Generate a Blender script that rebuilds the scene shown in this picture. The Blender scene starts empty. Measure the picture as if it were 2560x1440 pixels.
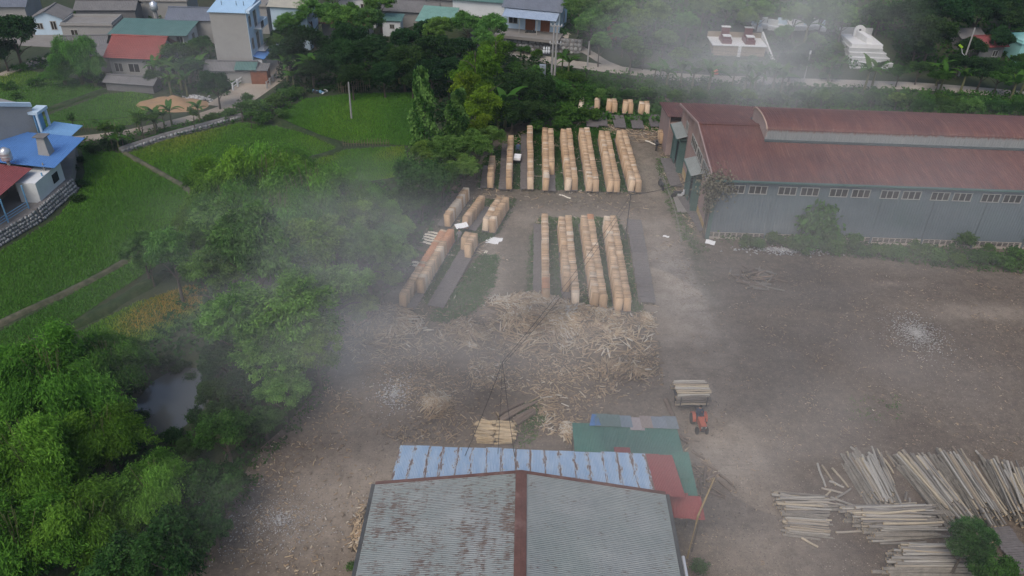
import bpy, math, random
import numpy as np
from mathutils import Vector, Matrix

S = bpy.context.scene
COL = S.collection
random.seed(7)
RNG = np.random.default_rng(7)
rad = math.radians
U = random.uniform

# ------------------------------------------------------------------ camera
CF, CP, CR, CH = 1990.0, rad(33.6), rad(2.0), 38.0      # focal length in photo pixels, pitch, roll, height
_R0 = np.array([1, 0, 0.]); _U0 = np.array([0, math.sin(CP), math.cos(CP)])
AXF = np.array([0, math.cos(CP), -math.sin(CP)])
AXR = _R0 * math.cos(CR) + _U0 * math.sin(CR)
AXU = -_R0 * math.sin(CR) + _U0 * math.cos(CR)
cd = bpy.data.cameras.new('camera')
cd.sensor_width = 36; cd.lens = 36 * CF / 2560; cd.clip_start = 0.5; cd.clip_end = 3000
cam = bpy.data.objects.new('camera', cd); COL.objects.link(cam)
M4 = Matrix.Identity(4)
for i in range(3):
    M4[i][0] = AXR[i]; M4[i][1] = AXU[i]; M4[i][2] = -AXF[i]
M4[0][3], M4[1][3], M4[2][3] = 0, 0, CH
cam.matrix_world = M4
S.camera = cam

# ------------------------------------------------------------------ sky, sun, exposure
SUN_EL, SUN_AZ = rad(54), rad(205)          # high soft light through thin cloud, from behind the camera and left
w = bpy.data.worlds.new('World'); S.world = w; w.use_nodes = True
nt = w.node_tree; nt.nodes.clear()
sky = nt.nodes.new('ShaderNodeTexSky'); sky.sky_type = 'NISHITA'; sky.sun_disc = False
sky.sun_elevation = SUN_EL; sky.sun_rotation = SUN_AZ; sky.dust_density = 3.0; sky.air_density = 1.0
bg = nt.nodes.new('ShaderNodeBackground'); bg.inputs['Strength'].default_value = 0.14
wo = nt.nodes.new('ShaderNodeOutputWorld')
nt.links.new(sky.outputs[0], bg.inputs[0]); nt.links.new(bg.outputs[0], wo.inputs[0])
sl = bpy.data.lights.new('sun', 'SUN'); sl.energy = 1.1; sl.angle = rad(35); sl.color = (1.0, 0.95, 0.89)
so = bpy.data.objects.new('sun', sl); COL.objects.link(so)
sd = Vector((math.sin(SUN_AZ) * math.cos(SUN_EL), math.cos(SUN_AZ) * math.cos(SUN_EL), math.sin(SUN_EL)))
so.rotation_euler = sd.to_track_quat('Z', 'Y').to_euler(); so.location = (0, 0, 120)
S.view_settings.view_transform = 'Standard'; S.view_settings.look = 'None'
S.view_settings.exposure = 0.26; S.view_settings.gamma = 1.0; S.view_settings.use_curve_mapping = False
S.render.engine = 'CYCLES'
cy = S.cycles
cy.max_bounces = 5; cy.diffuse_bounces = 3; cy.glossy_bounces = 2; cy.transmission_bounces = 3
cy.transparent_max_bounces = 6; cy.volume_bounces = 0; cy.volume_step_rate = 2.4; cy.volume_max_steps = 64
cy.use_denoising = True; cy.caustics_reflective = False; cy.caustics_refractive = False

# ------------------------------------------------------------------ helpers: picture point -> place on the ground
def sstep(a, b, x):
    t = np.clip((x - a) / (b - a), 0, 1); return t * t * (3 - 2 * t)
def hgt(x, y):                                             # the lie of the land
    x = np.asarray(x, float); y = np.asarray(y, float)
    hill = sstep(4, 16, x) * np.minimum(0.30 * np.maximum(0, y - 120.5), 42)
    far = np.minimum(0.25 * np.maximum(0, y - 165), 36)
    ter = (1 - sstep(12, 16, x)) * sstep(-19, -15, x) * 2.3 * sstep(125, 126.5, y)
    pd = np.sqrt(((x + 23.6) / 2.0) ** 2 + ((y - 42.0) / 3.0) ** 2)
    pond = -1.1 * (1 - sstep(0.75, 1.5, pd))
    return np.maximum(np.maximum(hill, ter), far) + pond
def G(x, y, z=0.0):
    d = AXF + (x - 1280) / CF * AXR - (y - 720) / CF * AXU
    return np.array([0, 0, CH]) + (z - CH) / d[2] * d
def hit(x, y, dz=0.0):
    z = 0.0
    for _ in range(40):
        P = G(x, y, z + dz); z = 0.6 * z + 0.4 * float(hgt(P[0], P[1]))
    return np.array([P[0], P[1], z + dz])
def PX(P):
    v = np.array([P[0], P[1], P[2] - CH], float); d = v @ AXF
    return 1280 + CF * (v @ AXR) / d, 720 - CF * (v @ AXU) / d
def depth(P):
    return float(np.array([P[0], P[1], P[2] - CH]) @ AXF)

# ------------------------------------------------------------------ helpers: meshes and objects
def mesh_np(name, V, F, mats=(), tint=None, smooth=False, mi=None):
    V = np.asarray(V, np.float32).reshape(-1, 3); F = np.asarray(F, np.int32); k = F.shape[1]
    me = bpy.data.meshes.new(name)
    me.vertices.add(len(V)); me.vertices.foreach_set('co', V.ravel())
    me.loops.add(F.size); me.loops.foreach_set('vertex_index', F.ravel())
    me.polygons.add(len(F)); me.polygons.foreach_set('loop_start', np.arange(0, F.size, k, dtype=np.int32))
    me.polygons.foreach_set('loop_total', np.full(len(F), k, np.int32))
    if smooth: me.polygons.foreach_set('use_smooth', np.ones(len(F), bool))
    for m in mats: me.materials.append(m)
    if mi is not None: me.polygons.foreach_set('material_index', np.asarray(mi, np.int32))
    me.update(calc_edges=True)
    if tint is not None:
        a = me.attributes.new('tint', 'FLOAT', 'FACE'); a.data.foreach_set('value', np.asarray(tint, np.float32))
    return me
def obj(name, me, parent=None, loc=(0, 0, 0), rot=(0, 0, 0), scale=(1, 1, 1)):
    o = bpy.data.objects.new(name, me); COL.objects.link(o); o.parent = parent
    o.location = [float(v) for v in loc]; o.rotation_euler = rot; o.scale = scale
    return o
def tag(o, label, cat, group=None, kind=None):
    o['label'] = label
    if cat: o['category'] = cat
    if group: o['group'] = group
    if kind: o['kind'] = kind
    return o
def thing(name, label, cat, loc=(0, 0, 0), rz=0.0, group=None, scale=(1, 1, 1)):
    o = obj(name, None, None, loc, (0, 0, rz), scale); o.empty_display_size = 0.2
    return tag(o, label, cat, group)
def kids(o): return [c for c in COL.objects if c.parent == o]
ORD = ['', 'first', 'second', 'third', 'fourth', 'fifth', 'sixth', 'seventh', 'eighth', 'ninth', 'tenth', 'eleventh', 'twelfth',
       'thirteenth', 'fourteenth', 'fifteenth', 'sixteenth', 'seventeenth', 'eighteenth', 'nineteenth']
TENS = {20: 'twent', 30: 'thirt', 40: 'fort', 50: 'fift', 60: 'sixt'}
def ordn(n):
    if n < 20: return ORD[n]
    t = TENS[n // 10 * 10]
    return t + 'ieth' if n % 10 == 0 else t + 'y-' + ORD[n % 10]
AUTO = {}
def auto(o, base, group, tail=''):
    """the label is completed at the end: which one of its group, counted from the left of the picture"""
    o['group'] = group; AUTO.setdefault((base, group, tail), []).append(o)
def finish_auto():
    for (base, group, tail), L in AUTO.items():
        L.sort(key=lambda o: PX(o.location)[0])
        for i, o in enumerate(L):
            if len(L) == 1: o['label'] = base + ((' ' + tail) if tail else '')
            else:
                w_ = 'leftmost' if i == 0 else ('rightmost' if i == len(L) - 1 else ordn(i + 1) + ' from the left')
                o['label'] = base + ((' ' + tail) if tail else '') + ', ' + w_

class MB:
    def __init__(s): s.V = []; s.F = []; s.M = []
    def add(s, V, F, m=0):
        n = len(s.V); s.V += [tuple(map(float, v)) for v in V]
        s.F += [tuple(i + n for i in f) for f in F]; s.M += [m] * len(F); return s
    def hexa(s, b, t, m=0):                                 # 4 bottom + 4 top points
        return s.add(list(b) + list(t), [(3, 2, 1, 0), (4, 5, 6, 7), (0, 1, 5, 4), (1, 2, 6, 5), (2, 3, 7, 6), (3, 0, 4, 7)], m)
    def box(s, c, sz, rz=0, rx=0, ry=0, m=0):
        hx, hy, hz = sz[0] / 2, sz[1] / 2, sz[2] / 2
        Q = Matrix.Rotation(rz, 3, 'Z') @ Matrix.Rotation(ry, 3, 'Y') @ Matrix.Rotation(rx, 3, 'X')
        P = [Q @ Vector((a * hx, b * hy, e * hz)) + Vector(c) for e in (-1, 1) for a, b in ((-1, -1), (1, -1), (1, 1), (-1, 1))]
        return s.hexa(P[:4], P[4:], m)
    def b2(s, x0, x1, y0, y1, z0, z1, m=0):
        return s.box(((x0 + x1) / 2, (y0 + y1) / 2, (z0 + z1) / 2), (abs(x1 - x0), abs(y1 - y0), abs(z1 - z0)), m=m)
    def prism(s, poly, z0, z1, m=0):
        n = len(poly)
        a = sum(poly[i][0] * poly[(i + 1) % n][1] - poly[(i + 1) % n][0] * poly[i][1] for i in range(n))
        if a < 0: poly = poly[::-1]
        V = [(p[0], p[1], z0) for p in poly] + [(p[0], p[1], z1) for p in poly]
        F = [tuple(range(n - 1, -1, -1)), tuple(range(n, 2 * n))] + [(i, (i + 1) % n, (i + 1) % n + n, i + n) for i in range(n)]
        return s.add(V, F, m)
    def tube(s, pts, r, n=6, m=0, caps=True, mcap=None):
        pts = [Vector([float(c) for c in p]) for p in pts]; k = len(pts)
        rs = [r] * k if not hasattr(r, '__len__') else r
        V = []
        for i, p in enumerate(pts):
            t = (pts[min(i + 1, k - 1)] - pts[max(i - 1, 0)]).normalized()
            a = t.cross(Vector((0, 0, 1)) if abs(t.z) < 0.9 else Vector((1, 0, 0))).normalized(); b = t.cross(a)
            for j in range(n):
                q = 2 * math.pi * j / n; V.append(p + (a * math.cos(q) + b * math.sin(q)) * rs[i])
        F = [(i * n + j, i * n + (j + 1) % n, (i + 1) * n + (j + 1) % n, (i + 1) * n + j) for i in range(k - 1) for j in range(n)]
        s.add(V, F, m)
        if caps:
            n0 = len(s.V) - k * n
            s.F += [tuple(n0 + j for j in range(n - 1, -1, -1)), tuple(n0 + (k - 1) * n + j for j in range(n))]
            s.M += [m if mcap is None else mcap] * 2
        return s
    def lathe(s, prof, n=12, c=(0, 0, 0), m=0):             # prof: (radius, z)
        V = [(c[0] + r * math.cos(2 * math.pi * j / n), c[1] + r * math.sin(2 * math.pi * j / n), c[2] + z) for r, z in prof for j in range(n)]
        k = len(prof)
        F = [(i * n + j, i * n + (j + 1) % n, (i + 1) * n + (j + 1) % n, (i + 1) * n + j) for i in range(k - 1) for j in range(n)]
        F += [tuple(range(n - 1, -1, -1)), tuple((k - 1) * n + j for j in range(n))]
        return s.add(V, F, m)
    def corr(s, P0, a, b, pitch=0.2, amp=0.02, th=0.03, m=0, seg=4, wob=0.0):
        """corrugated sheet: ribs run along a, repeat along b"""
        P0, a, b = Vector(P0), Vector(a), Vector(b); nrm = a.cross(b).normalized()
        if nrm.z < 0: nrm = -nrm
        L = b.length; k = max(2, int(L / pitch * seg)); V = []
        for i in range(k + 1):
            t = i / k; h = amp * math.sin(2 * math.pi * t * L / pitch)
            for u in (0, 1):
                q = P0 + a * u + b * t + nrm * (h + wob * math.sin(t * 37 + u * 5))
                V.append(q); V.append(q - nrm * th)
        F = []
        for i in range(k):
            o0, o1 = 4 * i, 4 * i + 4
            F += [(o0, o1, o1 + 2, o0 + 2), (o0 + 1, o0 + 3, o1 + 3, o1 + 1), (o0, o0 + 1, o1 + 1, o1), (o0 + 2, o1 + 2, o1 + 3, o0 + 3)]
        F += [(0, 2, 3, 1), (4 * k, 4 * k + 1, 4 * k + 3, 4 * k + 2)]
        return s.add(V, F, m)
    def mesh(s, name, mats, smooth=False):
        me = bpy.data.meshes.new(name); me.from_pydata(s.V, [], s.F)
        for m in (mats if isinstance(mats, (list, tuple)) else [mats]): me.materials.append(m)
        me.polygons.foreach_set('material_index', s.M)
        if smooth: me.polygons.foreach_set('use_smooth', [True] * len(s.F))
        me.update(); return me
    def build(s, name, mats, parent=None, smooth=False, **kw):
        return obj(name, s.mesh(name, mats, smooth), parent, **kw)

# ------------------------------------------------------------------ materials
def lin(c): return tuple(((v / 255) / 12.92 if v / 255 < 0.04045 else ((v / 255 + 0.055) / 1.055) ** 2.4) for v in c)
class NT:
    def __init__(s, name):
        s.m = bpy.data.materials.new(name); s.m.use_nodes = True; s.t = s.m.node_tree; s.t.nodes.clear()
        s.out = s.t.nodes.new('ShaderNodeOutputMaterial')
    def n(s, ty, **kw):
        nd = s.t.nodes.new('ShaderNode' + ty)
        for k, v in kw.items():
            if k in nd.inputs: nd.inputs[k].default_value = v
            else: setattr(nd, k, v)
        return nd
    def l(s, a, b): s.t.links.new(a, b)
    def coord(s, which='Object', scale=(1, 1, 1), rot=0):
        tc = s.n('TexCoord'); mp = s.n('Mapping'); mp.inputs['Scale'].default_value = scale; mp.inputs['Rotation'].default_value = (0, 0, rot)
        s.l(tc.outputs[which], mp.inputs[0]); return mp.outputs[0]
    def world(s, scale=(1, 1, 1), off=(0, 0, 0)):
        ge = s.n('NewGeometry'); mp = s.n('Mapping'); mp.inputs['Scale'].default_value = scale; mp.inputs['Location'].default_value = off
        s.l(ge.outputs['Position'], mp.inputs[0]); return mp.outputs[0]
    def noise(s, vec, scale, detail=4, rough=0.6, dist=0.0):
        nd = s.n('TexNoise'); nd.inputs['Scale'].default_value = scale; nd.inputs['Detail'].default_value = detail
        nd.inputs['Roughness'].default_value = rough; nd.inputs['Distortion'].default_value = dist
        s.l(vec, nd.inputs['Vector']); return nd.outputs['Fac']
    def ramp(s, fac, stops, interp='LINEAR'):
        nd = s.n('ValToRGB'); nd.color_ramp.interpolation = interp; e = nd.color_ramp.elements
        while len(e) < len(stops): e.new(0.5)
        for i, (p, c) in enumerate(stops):
            e[i].position = p; e[i].color = (c if hasattr(c, '__len__') else (c, c, c))[:3] + (1,) if hasattr(c, '__len__') else (c, c, c, 1)
        s.l(fac, nd.inputs[0]); return nd.outputs[0]
    def mix(s, fac, a, b, mode='MIX'):
        nd = s.n('MixRGB'); nd.blend_type = mode
        for sock, v in ((nd.inputs[0], fac), (nd.inputs[1], a), (nd.inputs[2], b)):
            if isinstance(v, (int, float)): sock.default_value = v if sock == nd.inputs[0] else (v, v, v, 1)
            elif isinstance(v, tuple): sock.default_value = v[:3] + (1,)
            else: s.l(v, sock)
        return nd.outputs[0]
    def math(s, op, a, b=0.0, clamp=False):
        nd = s.n('Math'); nd.operation = op; nd.use_clamp = clamp
        for i, v in enumerate((a, b)):
            if isinstance(v, (int, float)): nd.inputs[i].default_value = v
            else: s.l(v, nd.inputs[i])
        return nd.outputs[0]
    def surf(s, col, rough=0.8, bump=None, bd=0.02, bs=0.5, metal=0.0, spec=0.3):
        p = s.n('BsdfPrincipled')
        if isinstance(col, tuple): p.inputs['Base Color'].default_value = col[:3] + (1,)
        else: s.l(col, p.inputs['Base Color'])
        if isinstance(rough, (int, float)): p.inputs['Roughness'].default_value = rough
        else: s.l(rough, p.inputs['Roughness'])
        p.inputs['Metallic'].default_value = metal; p.inputs['Specular IOR Level'].default_value = spec
        if bump is not None:
            b = s.n('Bump'); b.inputs['Distance'].default_value = bd; b.inputs['Strength'].default_value = bs
            s.l(bump, b.inputs['Height']); s.l(b.outputs[0], p.inputs['Normal'])
        s.l(p.outputs[0], s.out.inputs[0]); return s.m
MATS = {}
def plain(name, c, rough=0.7, var=0.25, scale=3.0, dirt=None, dirtamt=0.5, coord='Object', metal=0.0, spec=0.3, bd=0.01, objvar=0.0):
    if name in MATS: return MATS[name]
    t = NT(name); v = t.coord(coord) if coord != 'World' else t.world()
    f = t.noise(v, scale, 5); f2 = t.noise(v, scale * 7.3, 3)
    dk = tuple(x * (1 - var) for x in c); lt = tuple(min(1, x * (1 + var)) for x in c)
    col = t.ramp(f, [(0.3, dk), (0.7, lt)])
    col = t.mix(0.35, col, t.ramp(f2, [(0.3, dk), (0.7, lt)]))
    if dirt:
        g = t.noise(v, scale * 0.5, 7, 0.7)
        col = t.mix(t.ramp(g, [(0.55 - 0.1 * dirtamt, 0.0), (0.75, dirtamt)]), col, dirt)
    if objvar:
        oi = t.n('ObjectInfo'); col = t.mix(1.0, col, t.ramp(oi.outputs['Random'], [(0, 1 - objvar), (1, 1.0)]), 'MULTIPLY')
    MATS[name] = t.surf(col, rough, f2, bd, 0.5, metal, spec); return MATS[name]
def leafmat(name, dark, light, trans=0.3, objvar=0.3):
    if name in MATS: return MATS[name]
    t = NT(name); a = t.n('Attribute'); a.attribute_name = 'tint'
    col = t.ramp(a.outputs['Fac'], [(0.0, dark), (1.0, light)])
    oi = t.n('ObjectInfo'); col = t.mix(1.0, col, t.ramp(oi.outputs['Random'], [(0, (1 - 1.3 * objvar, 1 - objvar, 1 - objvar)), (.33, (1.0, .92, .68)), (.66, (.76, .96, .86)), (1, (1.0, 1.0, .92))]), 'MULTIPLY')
    d = t.n('BsdfDiffuse'); tr = t.n('BsdfTranslucent'); mx = t.n('MixShader'); mx.inputs[0].default_value = trans
    t.l(col, d.inputs[0]); t.l(col, tr.inputs[0]); t.l(d.outputs[0], mx.inputs[1]); t.l(tr.outputs[0], mx.inputs[2])
    t.l(mx.outputs[0], t.out.inputs[0]); MATS[name] = t.m; return t.m
def tintmat(name, stops, rough=0.85, objrand=False, noise=0.0):
    if name in MATS: return MATS[name]
    t = NT(name)
    if objrand: f = t.n('ObjectInfo').outputs['Random']
    else:
        a = t.n('Attribute'); a.attribute_name = 'tint'; f = a.outputs['Fac']
    col = t.ramp(f, stops); nz = t.noise(t.coord('Object'), 9, 4)
    if noise: col = t.mix(1.0, col, t.ramp(nz, [(0.3, 1 - noise), (0.7, 1.0)]), 'MULTIPLY')
    MATS[name] = t.surf(col, rough, nz, 0.01, 0.4); return t.m
SMOKE_ON = True; HAZE = 0.0002

# ================================================================== THE SETTING
def W(pts, z=0.0): return [tuple(G(x, y, z)[:2]) for x, y in pts]
def inpoly(P, poly):
    x, y = P[:, 0], P[:, 1]; r = np.zeros(len(P), bool); n = len(poly)
    for i in range(n):
        x0, y0 = poly[i]; x1, y1 = poly[(i + 1) % n]
        c = ((y0 > y) != (y1 > y)) & (x < (x1 - x0) * (y - y0) / ((y1 - y0) if y1 != y0 else 1e-9) + x0); r ^= c
    return r
def scatter(poly, dens, rng=RNG, grid=False):
    a = np.array(poly); lo, hi = a.min(0), a.max(0); n = int((hi[0] - lo[0]) * (hi[1] - lo[1]) * dens)
    if grid:
        s = dens ** -0.5; gx, gy = np.meshgrid(np.arange(lo[0], hi[0], s), np.arange(lo[1], hi[1], s))
        P = np.stack([gx.ravel(), gy.ravel()], 1) + rng.uniform(-0.25, 0.25, (gx.size, 2)) * s
    else: P = rng.uniform(lo, hi, (n, 2))
    return P[inpoly(P, poly)]
def vnoise(P, s, seed=0):                                    # cheap smooth noise in 0..1 for colour patches
    r = np.random.default_rng(seed); v = np.zeros(len(P))
    for k in range(6):
        a = r.uniform(0, 6.28); f = s * r.uniform(0.6, 1.9)
        v += np.sin((P[:, 0] * math.cos(a) + P[:, 1] * math.sin(a)) * f + r.uniform(0, 6.28))
    return np.clip(0.5 + v / 7, 0, 1)

# --- ground
def ground_mat():
    t = NT('earth'); v = t.world()
    a = t.noise(v, 0.12, 6, 0.65); b = t.noise(v, 1.7, 5, 0.7); c = t.noise(v, 9, 3)
    col = t.ramp(a, [(0.3, (0.020, 0.034, 0.014)), (0.5, (0.035, 0.05, 0.02)), (0.7, (0.075, 0.06, 0.04))])
    col = t.mix(0.5, col, t.ramp(b, [(0.3, (0.016, 0.03, 0.012)), (0.7, (0.06, 0.065, 0.035))]))
    return t.surf(col, 0.95, c, 0.05)
def axis(segs):
    out = []
    for a, b, s in segs: out += list(np.arange(a, b, s))
    return np.array(out + [segs[-1][1]])
gx = axis([(-240, -70, 10), (-70, 80, 1.0), (80, 260, 10)]); gy = axis([(-120, 24, 8), (24, 170, 1.0), (170, 320, 10)])
X, Y = np.meshgrid(gx, gy); Z = hgt(X, Y) + 0.05 * np.sin(X * 0.9) * np.sin(Y * 1.1) * sstep(120, 124, Y)
V = np.stack([X, Y, Z], -1).reshape(-1, 3); nx, ny = len(gx), len(gy)
ii = (np.arange(ny - 1)[:, None] * nx + np.arange(nx - 1)[None]).ravel()
gr = obj('ground', mesh_np('ground', V, np.stack([ii, ii + 1, ii + nx + 1, ii + nx], 1), [ground_mat()], smooth=True)); gr['kind'] = 'structure'

# --- the dirt yard
def yard_mat():
    t = NT('yard_dirt'); v = t.world()
    big = t.noise(v, 0.11, 5, 0.6, 0.6); mid = t.noise(v, 0.7, 6, 0.7); fine = t.noise(v, 5.5, 5, 0.75); sp = t.noise(v, 17, 3, 0.7)
    col = t.ramp(big, [(0.30, (0.070, 0.052, 0.038)), (0.5, (0.112, 0.086, 0.064)), (0.70, (0.185, 0.148, 0.110))])
    col = t.mix(0.62, col, t.ramp(mid, [(0.32, (0.054, 0.041, 0.030)), (0.5, (0.112, 0.087, 0.066)), (0.72, (0.205, 0.164, 0.122))]))
    col = t.mix(0.5, col, t.ramp(t.noise(v, 2.1, 5, .7), [(0.36, (0.058, 0.043, 0.031)), (0.5, (0.115, 0.088, 0.064)), (0.66, (0.21, 0.165, 0.12))]))
    # where carts and lorries drive the soil is packed pale
    sep = t.n('SeparateXYZ'); t.l(v, sep.inputs[0])
    def blob(cx, cy, sx, sy, ang=0.0):
        x = t.math('SUBTRACT', sep.outputs[0], cx); y = t.math('SUBTRACT', sep.outputs[1], cy)
        u = t.math('ADD', t.math('MULTIPLY', x, math.cos(ang)), t.math('MULTIPLY', y, math.sin(ang)))
        q = t.math('SUBTRACT', t.math('MULTIPLY', y, math.cos(ang)), t.math('MULTIPLY', x, math.sin(ang)))
        e = t.math('ADD', t.math('POWER', t.math('DIVIDE', t.math('ABSOLUTE', u), sx), 2.0), t.math('POWER', t.math('DIVIDE', t.math('ABSOLUTE', q), sy), 2.0))
        return t.math('POWER', 2.718, t.math('MULTIPLY', e, -1.0))
    pale = blob(13.6, 57, 2.6, 13)
    for b in ((14.5, 40, 3.0, 16, 0.12), (-2.0, 60, 1.4, 9), (7, 69.6, 11, 2.2), (14.3, 82, 2.0, 9), (-9, 33, 4.5, 6), (40, 56, 5, 1.2), (34, 60, 2.0, .5)):
        pale = t.math('MAXIMUM', pale, blob(*b))
    vp = blob(15.2, 58, 2.0, 8, .12)
    pf = t.math('MULTIPLY', pale, t.ramp(mid, [(0.25, 0.25), (0.62, 1.0)]))
    col = t.mix(t.math('MULTIPLY', pf, 0.92), col, t.ramp(fine, [(0.3, (0.225, 0.182, 0.138)), (0.7, (0.345, 0.288, 0.226))]))
    col = t.mix(t.math('MULTIPLY', vp, t.ramp(mid, [(0.30, 0.15), (0.60, 0.85)])), col, t.ramp(fine, [(0.3, (0.30, 0.25, 0.20)), (0.7, (0.46, 0.40, 0.33))]))
    dk = blob(30, 50, 14, 7)
    for b in ((21, 33, 6, 6), (33, 60, 12, 3.5), (26, 41, 7, 4)): dk = t.math('MAXIMUM', dk, blob(*b))
    col = t.mix(t.math('MULTIPLY', dk, t.ramp(mid, [(0.3, 0.75), (0.7, 0.25)])), col, (0.055, 0.038, 0.030))
    gs = blob(4.5, 83, 11, 9)                                   # weeds keep the soil between the drying rows dark green
    for b in ((4.8, 61, 4.6, 8.5), (-9, 65, 3.0, 8, -.25), (-6.5, 56, 2.6, 6, -.3), (9, 98, 9, 4), (17, 66, .9, 9)): gs = t.math('MAXIMUM', gs, blob(*b))
    col = t.mix(t.math('MULTIPLY', gs, t.ramp(mid, [(0.30, 0.95), (0.62, 0.25)])), col, t.ramp(fine, [(0.3, (0.018, 0.034, 0.012)), (0.7, (0.050, 0.066, 0.028))]))
    # bark crumbs and chips
    vo = t.n('TexVoronoi'); vo.inputs['Scale'].default_value = 6.5; t.l(v, vo.inputs['Vector']); cr = t.n('SeparateXYZ'); t.l(vo.outputs['Color'], cr.inputs[0])
    crumb = t.math('MULTIPLY', t.ramp(vo.outputs['Distance'], [(0.16, 1.0), (0.30, 0.0)]), t.ramp(cr.outputs[0], [(0.32, 0.0), (0.45, 0.95)]))
    col = t.mix(crumb, col, t.ramp(cr.outputs[1], [(0.0, (0.030, 0.024, 0.020)), (0.45, (0.075, 0.055, 0.040)), (0.6, (0.22, 0.17, 0.12)), (1.0, (0.36, 0.30, 0.23))]))
    col = t.mix(t.ramp(sp, [(0.58, 0.0), (0.66, 0.65)]), col, (0.28, 0.22, 0.155))
    col = t.mix(t.ramp(fine, [(0.28, 0.6), (0.42, 0.0)]), col, (0.030, 0.024, 0.020))
    # faint scuffs dragged along the ways the lorries take
    s1 = t.noise(t.world((2.6, 0.16, 1), (3, 1, 0)), 1.0, 4, 0.6, 1.2); s2 = t.noise(t.world((0.2, 2.2, 1), (7, 2, 0)), 1.0, 4, 0.6, 1.4)
    col = t.mix(t.ramp(s1, [(0.60, 0.0), (0.72, 0.30)]), col, (0.165, 0.138, 0.112)); col = t.mix(t.ramp(s2, [(0.62, 0.0), (0.74, 0.35)]), col, (0.052, 0.041, 0.035))
    h = t.math('ADD', t.math('MULTIPLY', mid, 0.6), t.math('MULTIPLY', fine, 0.4))
    return t.surf(col, 0.95, h, 0.10, 0.7)
YARD = W([(445, 1440), (560, 1285), (640, 1130), (720, 1060), (800, 960), (850, 880), (840, 820), (930, 770), (1000, 700), (1060, 580), (1130, 470), (1200, 400),
          (1235, 320), (1360, 300), (1390, 250), (1480, 240), (1660, 240), (1720, 290), (1800, 300)]) + [(34, 88), (80, 88), (110, 62), (110, 10), (-17, 10)]
ym = MB(); ym.add([(x, y, 0.012) for x, y in YARD], [tuple(range(len(YARD)))])
yo = ym.build('yard_ground', yard_mat()); yo['kind'] = 'structure'

# --- strips that follow the land: roads, paths, bunds
def strip(name, pts, width, mat, z=0.03, crown=0.0, side=0.0, step=1.2, jit=0.0, parent=None, px=True):
    P = [np.array(hit(*p)[:2]) if px else np.array(p, float) for p in pts]; Q = []
    for a, b in zip(P[:-1], P[1:]):
        k = max(1, int(np.linalg.norm(b - a) / step)); Q += [a + (b - a) * i / k for i in range(k)]
    Q.append(P[-1]); Q = np.array(Q)
    for _ in range(3): Q[1:-1] = (Q[:-2] + 2 * Q[1:-1] + Q[2:]) / 4
    n = len(Q); T = np.gradient(Q, axis=0); T /= np.linalg.norm(T, axis=1)[:, None]; N = np.stack([-T[:, 1], T[:, 0]], 1)
    ws = width * (1 + jit * np.sin(np.arange(n) * 1.7) * RNG.uniform(0.3, 1, n)); base = hgt(Q[:, 0], Q[:, 1])
    cols = []
    for u, dz in ((-0.5 - side, -0.15 if side else 0), (-0.5, 0), (0, crown), (0.5, 0), (0.5 + side, -0.15 if side else 0)) if side else ((-0.5, 0), (0, crown), (0.5, 0)):
        q = Q + N * (u * ws)[:, None]; hh = base + z + dz if not side else base + z * (1 if abs(u) <= 0.5 else 0) + (crown if u == 0 else 0) - (0.05 if abs(u) > 0.5 else 0)
        cols.append(np.column_stack([q, np.maximum(hh, hgt(q[:, 0], q[:, 1]) + 0.02 if not side else -9)]))
    k = len(cols); V = np.stack(cols, 1).reshape(-1, 3); ii = (np.arange(n - 1)[:, None] * k + np.arange(k - 1)[None]).ravel()
    o = obj(name, mesh_np(name, V, np.stack([ii, ii + 1, ii + k + 1, ii + k], 1)[:, ::-1], [mat], smooth=False), parent); o['kind'] = 'structure'
    return o
m_conc_road = plain('road_concrete', (0.36, 0.32, 0.27), 0.9, 0.18, 0.8, (0.20, 0.16, 0.12), 0.7, 'World')
m_dirt_road = plain('road_dirt', (0.34, 0.29, 0.23), 0.95, 0.22, 0.9, (0.18, 0.14, 0.10), 0.7, 'World')
m_bund = plain('bund_earth', (0.070, 0.074, 0.045), 0.95, 0.35, 1.6, (0.17, 0.14, 0.10), 0.8, 'World')
m_bundg = plain('bund_grass', (0.026, 0.045, 0.014), 0.95, 0.4, 2.2, (0.09, 0.085, 0.05), 0.6, 'World')
strip('concrete_road', [(1210, 122), (1290, 138), (1400, 156), (1500, 170), (1600, 182), (1700, 194), (1800, 199), (1900, 203), (2000, 206), (2100, 209), (2300, 216), (2450, 228), (2620, 244)], 3.4, m_conc_road, 0.05)
strip('side_path', [(1560, 176), (1500, 152), (1440, 118), (1395, 92), (1360, 78)], 1.7, m_conc_road, 0.07)
strip('village_road', [(700, 150), (676, 190), (640, 215), (600, 242), (560, 268)], 5.0, m_dirt_road, 0.05)
strip('field_path', [(580, 262), (520, 287), (450, 303), (380, 320), (300, 337), (180, 350)], 1.9, m_dirt_road, 0.04)
strip('village_lane', [(200, 150), (130, 140), (60, 165), (0, 190)], 1.6, m_dirt_road, 0.04)
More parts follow.
